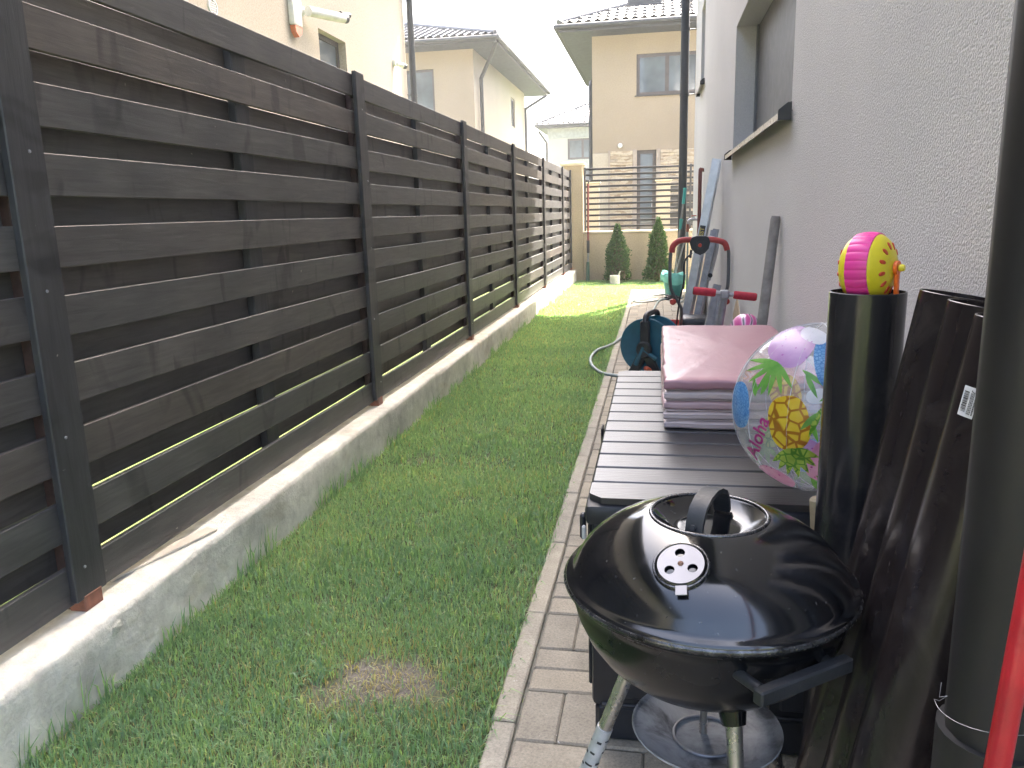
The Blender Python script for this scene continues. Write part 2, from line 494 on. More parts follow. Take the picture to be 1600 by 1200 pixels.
def vnoise(x, y, f, seed):
    r = np.random.default_rng(seed); G = r.uniform(0, 1, (64, 64))
    u, v = x*f, y*f; i, j = np.floor(u).astype(int), np.floor(v).astype(int); a, b = u-i, v-j
    a = a*a*(3-2*a); b = b*b*(3-2*b)
    g = lambda p, q: G[p % 64, q % 64]
    return (g(i, j)*(1-a)+g(i+1, j)*a)*(1-b)+(g(i, j+1)*(1-a)+g(i+1, j+1)*a)*b

def lawn_points():
    P = []
    bands = [(0.7, 2.2, 30000), (2.2, 3.6, 22000), (3.6, 5.5, 12000), (5.5, 8.5, 8000), (8.5, 14.4, 5500)]
    for a, b, dens in bands:
        n = int((b-a)*1.05*dens)
        P.append(np.stack([rng.uniform(FX+0.005, -0.385, n), rng.uniform(a, b, n)], 1))
    n = int(1.7*1.0*5000); P.append(np.stack([rng.uniform(-0.385, W+0.1, n), rng.uniform(12.71, 14.4, n)], 1))
    return np.concatenate(P)
P = lawn_points()
n = len(P)
x, y = P[:, 0], P[:, 1]
bare = np.hypot((x+0.73)/1.35, (y-1.81)/0.85) - 0.13*vnoise(x, y, 13, 3) - 0.05*vnoise(x, y, 31, 4) + 0.06
bare2 = np.hypot((x+0.80), (y-3.2)*0.8) + 0.10*vnoise(x, y, 9, 5)
bare3 = np.hypot((x+1.2), (y-3.75)*0.8) + 0.10*vnoise(x, y, 9, 6)
keep = rng.uniform(0, 1, n) < np.clip((bare-0.06)/0.10, 0.05, 1)*np.clip((bare2-0.06)/0.08, 0.3, 1)*np.clip((bare3-0.06)/0.08, 0.35, 1)*(0.62+0.5*vnoise(x, y, 13, 9))
edge = -0.385 - 0.022*vnoise(x*0, y, 9, 12)
keep &= (x < edge) | (y > 12.7)
P = P[keep]; x, y = P[:, 0], P[:, 1]; n = len(P); bare = bare[keep]
dist_w = np.clip((y-2)/6, 0, 1)
hgt = rng.uniform(0.020, 0.042, n)*(0.75+0.5*vnoise(x, y, 5, 21))
wid = rng.uniform(0.0018, 0.0042, n)*(1+1.6*dist_w)
dry = vnoise(x, y, 2.3, 30)*0.6 + vnoise(x, y, 7, 31)*0.4
tint = np.clip(0.40 + rng.normal(0, 0.20, n) + (dry-0.5)*0.42, 0, 0.78)
u = rng.uniform(0, 1, n)
tint = np.where(u < 0.05 + 0.10*np.clip(dry-0.5, 0, 1) + 0.35*np.clip(0.30-bare, 0, 0.3)/0.3, rng.uniform(0.82, 1.0, n), tint)
go = blades('lawn_grass', P, hgt, wid, tint, 5, M['grass'])
tag(go, 'short mown green grass of the narrow lawn with dry flecks', 'grass', kind='stuff')
# long uncut blades against the plinth and lying over the edging stones
n = 1500
ey = rng.uniform(0.8, 13, n)**1.0; cl = vnoise(ey*0, ey, 4.5, 41)
sel = cl > 0.45; ey = ey[sel]; n = len(ey)
ep = np.stack([FX + np.abs(rng.normal(0, 0.012, n)) + 0.002, ey], 1)
eo = blades('edge_grass', ep, rng.uniform(0.05, 0.13, n)*(0.6+0.6*vnoise(ey*0, ey, 7, 43)), rng.uniform(0.003, 0.0055, n), np.clip(rng.normal(0.28, 0.14, n), 0, 0.85), 6, M['grass'], 0.55)
tag(eo, 'long uncut grass blades standing along the concrete plinth', 'grass', kind='stuff')
n = 2200
ey = rng.uniform(0.8, 12.6, n); ex = -0.392 + rng.normal(0, 0.008, n)
bo = blades('border_grass', np.stack([ex, ey], 1), rng.uniform(0.03, 0.065, n), rng.uniform(0.0025, 0.0045, n), np.clip(rng.normal(0.36, 0.17, n), 0, 0.95), 8, M['grass'], 1.5)
tag(bo, 'grass blades lying over the edging stones of the path', 'grass', kind='stuff')
# coarser blue-green tufts scattered through the turf
tp_, th_ = [], []
for k in range(46):
    ty_ = rng.uniform(0.9, 5.5); tx_ = rng.uniform(FX+0.06, -0.43); m_n = int(rng.uniform(14, 34))
    tp_.append(np.stack([tx_+rng.normal(0, 0.016, m_n), ty_+rng.normal(0, 0.016, m_n)], 1)); th_.append(rng.uniform(0.035, 0.068, m_n))
tp_ = np.concatenate(tp_ + [np.stack([-0.885+rng.normal(0, 0.02, 40), 1.80+rng.normal(0, 0.02, 40)], 1)]); th_ = np.concatenate(th_ + [rng.uniform(0.04, 0.075, 40)])
to_ = blades('grass_tufts', tp_, th_, rng.uniform(0.003, 0.0058, len(tp_)), np.clip(rng.normal(0.22, 0.14, len(tp_)), 0, 0.7), 77, M['grass'], 1.5)
tag(to_, 'coarse blue-green tufts scattered through the lawn', 'grass', kind='stuff')
# loose dry clippings on the bare spot
n = 420
cp = np.stack([-0.70 + rng.normal(0, 0.12, n), 1.81 + rng.normal(0, 0.06, n)], 1)
co = blades('dry_clippings', cp, rng.uniform(0.018, 0.035, n), rng.uniform(0.0015, 0.003, n), rng.uniform(0.84, 1.0, n), 9, M['grass'], 3.2)
tag(co, 'dry straw coloured clippings on the bare patch of lawn', 'grass', kind='stuff')

# ================================================================== concrete plinth under the fence
pl = thing('plinth_wall', 'low raw concrete plinth wall under the dark wooden fence', 'wall', (FX-0.1, 6.5, 0))
def plinth_mesh():
    ys = np.arange(-1.5, 14.36, 0.06); mb = MB(); v = []; f = []
    prof = [(0.0, -0.1), (0.0, 0.0), (0.0, 0.06), (0.0, 0.12), (0.0, 0.175), (-0.003, 0.192), (-0.012, 0.199), (-0.05, 0.2), (-0.10, 0.2), (-0.16, 0.2), (-0.24, 0.2), (-0.24, -0.1)]
    k = len(prof)
    for i, yy in enumerate(ys):
        for j, (dx, z) in enumerate(prof):
            a = (vnoise(np.array([yy]), np.array([z*3.0]), 3.1, 50)[0]-0.5)*0.010 + (rng.uniform()-0.5)*0.0035 if j < 6 else 0
            b = (rng.uniform()-0.5)*0.003 if 4 <= j <= 9 else 0
            v.append((FX+dx+a, yy, z+b))
    for i in range(len(ys)-1):
        for j in range(k-1): f.append((i*k+j, i*k+j+1, (i+1)*k+j+1, (i+1)*k+j))
    return mb.add(v, f)
plinth_mesh().build('footing', M['plinth'], pl, sm=60)
MB().add([(FX+0.001, 1.695, 0.135), (FX+0.007, 1.70, 0.165), (FX+0.003, 1.735, 0.172), (FX+0.006, 1.74, 0.15), (FX+0.004, 1.72, 0.14), (FX-0.01, 1.715, 0.15)],
         [(0, 4, 1), (1, 4, 3), (1, 3, 2), (0, 1, 5), (1, 2, 5), (2, 3, 5), (3, 4, 5), (4, 0, 5)]).build('flaked_patch', M['plinth'], pl)

# loose strip on the plinth top
ts = thing('tile_strip', 'loose pale beige strip lying on the concrete plinth near the nearest post', 'strip', (-1.52, 2.1, 0.2))
Mt = Matrix.Translation((-1.525, 2.08, 0.205)) @ Matrix.Rotation(R(-15), 4, 'Z')
MB().bbox(-0.024, 0.024, -0.205, 0.205, -0.003, 0.004, 0.001, M=Mt).build('strip', simple('pale_strip', (0.58, 0.52, 0.43), 0.6, 0, 0.12, 12), ts)

# ================================================================== wooden fence
fence = thing('wooden_fence', 'dark stained horizontal board fence with alternating slats along the lawn', 'fence', (-1.56, 6.5, 0.2))
posts = [-0.56, 1.745, 4.07, 6.36, 8.62, 10.93, 13.18, 14.36]
SL_T = 0.018
def slat_mesh(L, h, seed, name):
    """sawn board with eased edges and a slight wave"""
    r = random.Random(seed); mb = MB(); k = 9
    ys = [-L/2 + L*i/(k-1) for i in range(k)]
    b1, b2 = r.gauss(0, 0.0022), r.gauss(0, 0.0013)
    w = [b1*math.sin(math.pi*i/(k-1)) for i in range(k)]; u = [b2*math.sin(math.pi*i/(k-1)) for i in range(k)]
    sec = [(-SL_T/2, -h/2+.002), (-SL_T/2+.002, -h/2), (SL_T/2-.002, -h/2), (SL_T/2, -h/2+.002), (SL_T/2, h/2-.002), (SL_T/2-.002, h/2), (-SL_T/2+.002, h/2), (-SL_T/2, h/2-.002)]
    v = []; f = []
    for i, yy in enumerate(ys):
        for (a, b) in sec: v.append((a+w[i], yy, b+u[i]))
    for i in range(k-1):
        for j in range(8): f.append((i*8+j, i*8+(j+1) % 8, (i+1)*8+(j+1) % 8, (i+1)*8+j))
    f += [tuple(range(8)), tuple((k-1)*8+j for j in range(8))]
    return mb.add(v, f).mesh(name)
cache = {}
for b in range(len(posts)-1):
    ya, yb = posts[b], posts[b+1]; L = round(yb-ya, 2) - 0.006
    for k in range(10):
        key = (L, 'f', k % 5)
        if key not in cache: cache[key] = slat_mesh(L, 0.107, hash(key[2]*7+b), 'front_slat_mesh')
        link('front_slat', cache[key], M['slat'], fence, (-1.539 + rng.normal()*0.001, (ya+yb)/2, 0.2785 + 0.1782*k + rng.normal()*0.0028), (rng.normal()*0.0015, rng.normal()*0.008, 0))
    for k in range(9):
        key = (L, 'b', k % 5)
        if key not in cache: cache[key] = slat_mesh(L, 0.107, hash(key[2]*13+b+3), 'back_slat_mesh')
        link('back_slat', cache[key], M['slat'], fence, (-1.595 + rng.normal()*0.0010, (ya+yb)/2, 0.2785 + 0.1782*(k+0.5) - 0.002 + rng.normal()*0.003), (rng.normal()*0.0015, rng.normal()*0.01, 0))
    if L > 1.5:
        bt = MB().bbox(-1.583, -1.551, (ya+yb)/2-0.05, (ya+yb)/2+0.05, 0.23, 1.93, 0.003).build('batten', M['cover'], fence)
cov = MB().bbox(-0.011, 0.011, -0.058, 0.058, 0, 1.715, 0.003).mesh('post_cover_mesh'); cov.materials.append(M['cover'])
cov2 = MB().bbox(-0.0155, 0.0155, -0.03, 0.03, 0, 1.74, 0.003).mesh('steel_post_mesh'); cov2.materials.append(M['steel_dark'])
for yy in posts:
    p = link('post_cover', cov, None, fence, (-1.518, yy, 0.235), (rng.normal()*0.002, 0, 0))
    link('steel_post', cov2, None, fence, (-1.5665, yy, 0.199))
    MB().bbox(-1.556, -1.505, yy-0.035, yy+0.035, 0.1985, 0.245, 0.003).build('post_shoe', M['steel_brown'], fence)
# screw heads on covers
scr = MB().lathe([(0, 0.003), (0.004, 0.002), (0.0045, 0)], 8, M=Matrix.Rotation(R(90), 4, 'Y')).mesh('screw_mesh'); scr.materials.append(M['alu_dull'])
for yy in posts[1:4]:
    for zz in (0.33, 0.69, 1.05, 1.4, 1.75):
        link('screw', scr, None, fence, (-1.507, yy + rng.normal()*0.012, zz + rng.normal()*0.01))

# ================================================================== garden wall at the far end
gw = thing('garden_wall', 'cream rendered boundary wall with pillar and dark horizontal railing at lawn end', 'wall', (-0.4, 14.55, 0))
MB().bbox(-1.31, 6.0, 14.46, 14.66, -0.1, 0.84, 0.006).build('wall_panel', M['wall_cream'], gw)
MB().bbox(-1.308, 6.0, 14.435, 14.685, 0.841, 0.875, 0.006).build('coping', M['cap_cream'], gw)
MB().bbox(-1.66, -1.312, 14.40, 14.75, -0.1, 2.03, 0.006).build('pillar', M['wall_cream'], gw)
capm = MB().bbox(-1.70, -1.27, 14.36, 14.79, 2.031, 2.075, 0.008)
capm.add([(-1.70, 14.36, 2.076), (-1.27, 14.36, 2.076), (-1.27, 14.79, 2.076), (-1.70, 14.79, 2.076), (-1.485, 14.575, 2.115)], [(0, 1, 4), (1, 2, 4), (2, 3, 4), (3, 0, 4)])
capm.build('pillar_cap', M['cap_cream'], gw)
for i in range(11):
    z = 0.955 + i*0.1005
    MB().bbox(-1.262, 6.0, 14.535, 14.565, z-0.018, z+0.018, 0.003).build('rail', M['rail_dark'], gw)
MB().bbox(-1.30, -1.265, 14.53, 14.57, 0.876, 1.99, 0.003).build('rail_post', M['anthracite'], gw)
MB().bbox(0.55, 0.585, 14.53, 14.57, 0.876, 1.99, 0.003).build('rail_post', M['anthracite'], gw)

# ================================================================== houses
def tiled_roof(name, mat, parent, x0, x1, y0, y1, z, rise, ridge_axis, pitch=0.21):
    """hip roof with wavy stepped tile courses on every slope"""
    hw = min(x1-x0, y1-y0)/2
    if ridge_axis == 'x': A, B = (x0+hw, (y0+y1)/2), (x1-hw, (y0+y1)/2)
    else: A, B = ((x0+x1)/2, y0+hw), ((x0+x1)/2, y1-hw)
    zt = z+rise
    mb = MB()
    def slope(e0, e1, r0, r1):
        e0, e1, r0, r1 = [Vector(p) for p in (e0, e1, r0, r1)]
        L = (e1-e0).length; nc = 13; nu = max(8, int(L/pitch*4))
        up = ((r0+r1)/2-(e0+e1)/2); nrm = (e1-e0).cross(up).normalized()
        if nrm.z < 0: nrm = -nrm
        rows = []
        for c in range(nc):
            for t in (c/nc, (c+0.98)/nc):
                lift = 0.045 if t == c/nc else 0.0
                a = e0.lerp(r0, t); b = e1.lerp(r1, t); row = []
                for k in range(nu+1):
                    p = a.lerp(b, k/nu); s = (p-e0).dot((e1-e0).normalized())
                    row.append(p + nrm*(lift + 0.028*math.sin(2*math.pi*s/pitch)))
                rows.append(row)
        v = [p for rw in rows for p in rw]; f = []
        for i in range(len(rows)-1):
            for k in range(nu): f.append((i*(nu+1)+k, i*(nu+1)+k+1, (i+1)*(nu+1)+k+1, (i+1)*(nu+1)+k))
        mb.add(v, f)
    if ridge_axis == 'x':
        slope((x0, y0, z), (x1, y0, z), (A[0], A[1], zt), (B[0], B[1], zt)); slope((x1, y1, z), (x0, y1, z), (B[0], B[1], zt), (A[0], A[1], zt))
        slope((x0, y1, z), (x0, y0, z), (A[0], A[1], zt), (A[0], A[1], zt)); slope((x1, y0, z), (x1, y1, z), (B[0], B[1], zt), (B[0], B[1], zt))
    else:
        slope((x0, y0, z), (x1, y0, z), (A[0], A[1], zt), (A[0], A[1], zt)); slope((x1, y1, z), (x0, y1, z), (B[0], B[1], zt), (B[0], B[1], zt))
        slope((x0, y1, z), (x0, y0, z), (B[0], B[1], zt), (A[0], A[1], zt)); slope((x1, y0, z), (x1, y1, z), (A[0], A[1], zt), (B[0], B[1], zt))
    rf = mb.build(name, mat, parent, sm=50, fix=False)
    rc = MB()
    for c in ((x0, y0), (x1, y0), (x0, y1), (x1, y1)):
        e = A if (abs(c[0]-A[0])+abs(c[1]-A[1])) < (abs(c[0]-B[0])+abs(c[1]-B[1])) else B
        rc.tube([(c[0], c[1], z+0.04), (e[0], e[1], zt+0.05)], 0.07, 8)
    rc.tube([(A[0], A[1], zt+0.05), (B[0], B[1], zt+0.05)], 0.07, 8)
    rc.build('ridge_cap', mat, rf, sm=50, fix=False)
    return rf

def wall_with_holes(mb, axis, plane, a0, a1, z0, z1, holes, depth):
    """one wall face (axis 'y': face lies at y=plane, spans x; axis 'x': at x=plane, spans y) with recessed openings; depth signed into the house"""
    As = sorted({a0, a1, *[h[0] for h in holes], *[h[1] for h in holes]}); Zs = sorted({z0, z1, *[h[2] for h in holes], *[h[3] for h in holes]})
    mk = (lambda a, d, z: (a, plane+d, z)) if axis == 'y' else (lambda a, d, z: (plane+d, a, z))
    for i in range(len(As)-1):
        for j in range(len(Zs)-1):
            ca, cz = (As[i]+As[i+1])/2, (Zs[j]+Zs[j+1])/2
            if any(h[0] < ca < h[1] and h[2] < cz < h[3] for h in holes): continue
            mb.add([mk(As[i], 0, Zs[j]), mk(As[i+1], 0, Zs[j]), mk(As[i+1], 0, Zs[j+1]), mk(As[i], 0, Zs[j+1])], [(0, 1, 2, 3)])
    for h in holes:
        q = [(h[0], h[2]), (h[1], h[2]), (h[1], h[3]), (h[0], h[3])]
        for k in range(4):
            p, r = q[k], q[(k+1) % 4]
            mb.add([mk(p[0], 0, p[1]), mk(r[0], 0, r[1]), mk(r[0], depth, r[1]), mk(p[0], depth, p[1])], [(0, 1, 2, 3)])

def window(parent, axis, plane, a0, a1, z0, z1, fr, depth=0.1, mull=(), fw=0.06, name='window', glass=None, th=0.05):
    """framed window set `depth` behind the wall plane; frame bars butt so that panes stay separate pieces"""
    s = 1 if depth > 0 else -1
    d0, d1 = depth, depth + s*th
    def bx(mb, p0, p1, q0, q1, e0, e1):
        if axis == 'y': mb.box(p0, p1, min(plane+e0, plane+e1), max(plane+e0, plane+e1), q0, q1)
        else: mb.box(min(plane+e0, plane+e1), max(plane+e0, plane+e1), p0, p1, q0, q1)
    mb = MB()
    bx(mb, a0, a1, z0, z0+fw, d0, d1); bx(mb, a0, a1, z1-fw, z1, d0, d1)
    bx(mb, a0, a0+fw, z0+fw, z1-fw, d0, d1); bx(mb, a1-fw, a1, z0+fw, z1-fw, d0, d1)
    for m_ in mull: bx(mb, m_-fw*0.6, m_+fw*0.6, z0+fw, z1-fw, d0-s*0.003, d1)
    wd = mb.build(name, fr, parent, fix=False)
    ed = [a0+fw, *[x for m_ in mull for x in (m_-fw*0.6, m_+fw*0.6)], a1-fw]
    for i in range(0, len(ed), 2):
        g_ = MB(); bx(g_, ed[i], ed[i+1], z0+fw, z1-fw, d0+s*0.02, d1-s*0.012); g_.build('pane', glass or M['glass'], wd, fix=False)
    return wd

def eaves(parent, x0, x1, y0, y1, z, ov, mat, fascia=0.2):
    """soffit boards and fascia round a rectangular house plan"""
    X0, X1, Y0_, Y1_ = x0-ov, x1+ov, y0-ov, y1+ov
    s = MB()
    s.box(X0, X1, Y0_, y0-0.002, z, z+0.03); s.box(X0, X1, y1+0.002, Y1_, z, z+0.03)
    s.box(X0, x0-0.002, y0, y1, z, z+0.03); s.box(x1+0.002, X1, y0, y1, z, z+0.03)
    s.build('soffit', M['soffit'], parent, fix=False)
    t = 0.03
    f = MB()
    f.box(X0-t, X1+t, Y0_-t, Y0_, z-0.01, z+fascia); f.box(X0-t, X1+t, Y1_, Y1_+t, z-0.01, z+fascia)
    f.box(X0-t, X0, Y0_, Y1_, z-0.01, z+fascia); f.box(X1, X1+t, Y0_, Y1_, z-0.01, z+fascia)
    f.build('fascia', mat, parent, fix=False)
    g_ = MB()
    gr = 0.06
    for a, b in (((X0-0.09, Y0_-0.09), (X1+0.09, Y0_-0.09)), ((X1+0.09, Y0_-0.09), (X1+0.09, Y1_+0.09)), ((X1+0.09, Y1_+0.09), (X0-0.09, Y1_+0.09)), ((X0-0.09, Y1_+0.09), (X0-0.09, Y0_-0.09))):
        g_.tube([(a[0], a[1], z+fascia-0.07), (b[0], b[1], z+fascia-0.07)], gr, 8)
    g_.build('gutter', M['anthracite'], parent, sm=50, fix=False)

M['downpipe'] = simple('dark_downpipe', (0.016, 0.0155, 0.0158), 0.5, 0, 0.12, 8)
def downspout(parent, pts, r, name='downspout', clips=(), mat=None):
    d = MB().tube(pts, r, 14).build(name, mat or M['anthracite'], parent, sm=40, fix=False)
    for c, tgt in clips:
        MB().tube([(c[0], c[1], c[2]-0.02), (c[0], c[1], c[2]+0.02)], r+0.006, 14).tube([c, tgt], 0.008, 6).build('clip', M['anthracite'], d, fix=False)
    return d

# ---- the house on the right (its shaded side wall runs along the path)
hs = thing('stucco_house', 'house with pale grey textured stucco wall running along the paved path', 'house', (W+3, 5, 0))
HY0, HY1, HX1, HZ = 0.60, 12.5, 9.0, 6.25
mb = MB()
holes = [(3.50, 6.08, 1.615, 2.45), (10.15, 10.95, 2.69, 3.66)]
wall_with_holes(mb, 'x', W, HY0, HY1, -0.1, HZ, holes, 0.165)
mb.add([(W, HY1, -0.1), (HX1, HY1, -0.1), (HX1, HY1, HZ), (W, HY1, HZ), (W, HY0, -0.1), (HX1, HY0, -0.1), (HX1, HY0, HZ), (W, HY0, HZ)], [(0, 1, 2, 3), (5, 4, 7, 6), (1, 5, 6, 2), (3, 2, 6, 7)])
mb.build('wall', M['stucco_grey'], hs, fix=False)
# big window with closed grey shutter, narrow window further on
wd = MB().box(W+0.166, W+0.20, 3.50, 6.08, 1.615, 2.45).build('window', M['shutter'], hs, fix=False)
for ga, gb in ((3.502, 3.56), (6.02, 6.078)): MB().box(W+0.135, W+0.165, ga, gb, 1.64, 2.447).build('shutter_guide', M['frame_grey'], wd, fix=False)
MB().box(W+0.148, W+0.163, 3.562, 6.018, 1.64, 2.447).build('shutter_panel', M['shutter'], wd, fix=False)
def sill(parent, y0, y1, z, out=0.05):
    s = MB()
    s.prism([(W-out, z-0.012), (W+0.13, z+0.012), (W+0.13, z+0.016), (W-out-0.002, z-0.008), (W-out-0.002, z-0.035), (W-out, z-0.035)], 1, y0, y1)
    o = s.build('window_sill', simple('sill_metal', (0.22, 0.20, 0.185), 0.28, 0.75, 0.15, 14), parent)
    for yy in (y0, y1):
        MB().prism([(W-out-0.006, z-0.04), (W-0.004, z-0.04), (W-0.004, z+0.03), (W-out*0.4, z+0.028), (W-out-0.006, z+0.0)], 1, yy-0.006, yy+0.006).build('end_cap', M['anthracite'], o)
    return o
sill(wd, 3.47, 6.12, 1.60)
w2 = window(hs, 'x', W, 10.15, 10.95, 2.69, 3.66, M['frame_grey'], 0.12)
sill(w2, 9.95, 10.99, 2.675)
# eaves and roof of this house (above the picture)
ov, ovb = 1.02, 0.6
s = MB(); s.box(W-ov, HX1+0.6, HY0-0.6, HY1+ovb, HZ, HZ+0.04); s.build('soffit', M['soffit'], hs, fix=False)
s = MB(); s.box(W-ov-0.03, HX1+0.63, HY0-0.63, HY0-0.6, HZ-0.01, HZ+0.2).box(W-ov-0.03, HX1+0.63, HY1+ovb, HY1+ovb+0.03, HZ-0.01, HZ+0.2).box(W-ov-0.03, W-ov, HY0-0.6, HY1+ovb, HZ-0.01, HZ+0.2).box(HX1+0.6, HX1+0.63, HY0-0.6, HY1+ovb, HZ-0.01, HZ+0.2)
s.build('fascia', M['anthracite'], hs, fix=False)
tiled_roof('roof', M['roof'], hs, W-ov-0.02, HX1+0.62, HY0-0.62, HY1+ovb+0.02, HZ+0.2, 2.0, 'y')
downspout(hs, [(0.37, 12.44, 0.02), (0.37, 12.44, 5.6), (0.2, 12.6, 5.9), (-0.3, 13.0, 6.2)], 0.062, clips=[((0.37, 12.44, 2.86), (W, 12.44, 2.86)), ((0.37, 12.44, 3.75), (W, 12.44, 3.75))])
dsp = downspout(hs, spline([(0.385, 0.875, 0.0), (0.385, 0.875, 3.0), (0.385, 0.875, 5.4), (0.2, 0.875, 5.8), (-0.45, 0.875, 6.2)], 3), 0.052, clips=[((0.385, 0.875, 1.9), (W, 0.875, 1.9))], mat=M['downpipe'])
MB().tube([(0.385, 0.875, 0.0), (0.385, 0.875, 0.63)], 0.060, 24).build('drain_socket', M['downpipe'], dsp, sm=40, fix=False)
wire = spline([(0.385+0.064*math.cos(a), 0.875+0.064*math.sin(a), 0.665+0.008*math.sin(a*1.5)) for a in [R(d) for d in range(170, 380, 15)]], 3)
MB().tube([(0.3185, 0.86, 0.695), (0.314, 0.85, 0.683), (0.322, 0.85, 0.685), (0.318, 0.86, 0.672)] + wire, 0.00035, 5).build('wire_tie', M['alu_dull'], dsp, fix=False)
# wall pipe and water tap
gp = MB().tube(spline([(W+0.0, 9.75, 1.66), (W-0.035, 9.7, 1.66), (W-0.045, 9.68, 1.62), (W-0.045, 9.68, 1.2), (W-0.045, 9.68, 0.0)], 4), 0.022, 10).build('gas_pipe', simple('brown_painted_pipe', (0.16, 0.05, 0.04), 0.5), hs, sm=50, fix=False)
tp = MB().tube([(W, 10.35, 1.09), (W-0.10, 10.35, 1.09)], 0.016, 10).tube(spline([(W-0.09, 10.35, 1.09), (W-0.13, 10.35, 1.09), (W-0.15, 10.35, 1.06), (W-0.15, 10.35, 1.03)], 4), 0.013, 10).tube([(W-0.075, 10.35, 1.09), (W-0.075, 10.35, 1.13)], 0.008, 8)
tap = tp.build('water_tap', M['alu'], hs, sm=50, fix=False)
MB().bbox(W-0.105, W-0.045, 10.34, 10.36, 1.13, 1.142, 0.003).build('tap_handle', simple('tap_red', (0.35, 0.04, 0.03), 0.45), tap)
MB().lathe([(0, 0.012), (0.03, 0.012), (0.034, 0.0)], 16, M=axis_matrix((W, 10.35, 1.09), (-1, 0, 0), (0, 1, 0))).build('tap_rose', M['alu'], tap, sm=40)

# ---- neighbour's house behind the fence
nh = thing('neighbour_house', 'cream stucco house right behind the dark fence with security cameras', 'house', (-7, 5, 0))
NX = -4.0; NY1 = 12.95; NZ = 5.9
mb = MB()
wall_with_holes(mb, 'x', NX, -6.0, NY1, -0.1, NZ, [(9.5, 10.36, 2.25, 3.45), (2.0, 4.0, 1.0, 2.4)], -0.16)
mb.add([(NX, NY1, -0.1), (-11, NY1, -0.1), (-11, NY1, NZ), (NX, NY1, NZ), (NX, -6, -0.1), (-11, -6, -0.1), (-11, -6, NZ), (NX, -6, NZ)], [(1, 0, 3, 2), (4, 5, 6, 7), (5, 1, 2, 6)])
mb.build('wall', M['stucco_cream'], nh, fix=False)
window(nh, 'x', NX, 9.5, 10.36, 2.25, 3.45, M['frame_brown'], -0.10)
window(nh, 'x', NX, 2.0, 4.0, 1.0, 2.4, M['frame_brown'], -0.10, mull=(3.0,))
eaves(nh, -11, NX, -6, NY1, NZ, 0.75, M['anthracite'])
tiled_roof('roof', M['roof'], nh, -11.78, NX+0.78, -6.78, NY1+0.78, NZ+0.2, 1.8, 'y')
downspout(nh, [(NX+0.09, NY1+0.05, 0), (NX+0.09, NY1+0.05, 5.5), (NX+0.3, NY1+0.2, 5.75), (NX+0.8, NY1+0.75, 5.98)], 0.055, clips=[((NX+0.09, NY1+0.05, 3.15), (NX, NY1-0.02, 3.15))])
vent = MB().lathe([(0.075, 0.0), (0.075, 0.012), (0.06, 0.016), (0.06, 0.006)], 24, M=axis_matrix((NX, 7.12, 3.13), (1, 0, 0), (0, 1, 0)))
vo = vent.build('vent_cover', simple('white_plastic', (0.74, 0.73, 0.70), 0.4), nh, sm=40)
for i in range(5):
    MB().box(NX+0.004, NX+0.012, 7.12-0.055+0.01*abs(i-2), 7.12+0.055-0.01*abs(i-2), 3.13-0.045+i*0.02, 3.13-0.035+i*0.02).build('louvre', bpy.data.materials['white_plastic'], vo, fix=False)
WP = bpy.data.materials['white_plastic']
sr = thing('alarm_siren', 'white wall alarm siren with an orange light, fixed above the fence', 'siren', (NX, 8.85, 3.25))
MB().bbox(NX+0.001, NX+0.07, 8.70, 8.93, 3.32, 3.72, 0.02, 2).build('siren_body', WP, sr, sm=40)
MB().prism([(8.72, 3.315), (8.91, 3.315), (8.89, 3.25), (8.815, 3.205), (8.74, 3.25)], 0, NX+0.004, NX+0.066).build('strobe_light', simple('orange_lens', (0.55, 0.14, 0.04), 0.3, 0, 0.1, 12), sr)
cm = thing('security_camera', 'white bullet security camera beside the alarm siren', 'camera', (NX, 9.3, 3.5))
MB().lathe([(0, 0.03), (0.05, 0.03), (0.06, 0)], 20, M=axis_matrix((NX, 9.05, 3.53), (1, 0, 0), (0, 1, 0))).tube([(NX+0.02, 9.05, 3.53), (NX+0.12, 9.12, 3.52)], 0.03, 12).build('bracket', WP, cm, sm=40, fix=False)
ca, cb = Vector((NX+0.10, 9.02, 3.52)), Vector((NX+0.28, 9.62, 3.56))
MB().tube([ca, cb], 0.055, 18).build('housing', WP, cm, sm=40, fix=False)
dv = (cb-ca).normalized()
hd = MB().tube([cb+dv*0.001, cb+dv*0.06], 0.05, 18).tube([cb+Vector((0, 0, 0.045))-dv*0.05, cb+dv*0.12+Vector((0, 0, 0.045))], 0.03, 10).build('sunshield', M['anthracite'], cm, sm=40, fix=False)
MB().tube([cb+dv*0.0605, cb+dv*0.075], 0.028, 14).build('lens', M['glass'], hd, sm=40, fix=False)
MB().tube(spline([(NX+0.004, 8.95, 3.95), (NX+0.01, 9.0, 3.78), (NX+0.03, 9.12, 3.72), (NX+0.02, 9.15, 3.86)], 6), 0.012, 6).build('cable', WP, cm, sm=50, fix=False)
c2 = thing('dome_camera', 'small white security camera near the far corner of the cream house', 'camera', (NX, 12.4, 3.5))
MB().lathe([(0, 0.05), (0.05, 0.045), (0.055, 0)], 16, M=axis_matrix((NX, 12.3, 3.53), (1, 0, 0), (0, 1, 0))).tube([(NX+0.04, 12.32, 3.52), (NX+0.12, 12.42, 3.50)], 0.035, 12).build('housing', WP, c2, sm=40, fix=False)
MB().tube([(NX+0.12, 12.42, 3.50), (NX+0.15, 12.46, 3.49)], 0.037, 14).build('lens', M['anthracite'], c2, sm=40, fix=False)

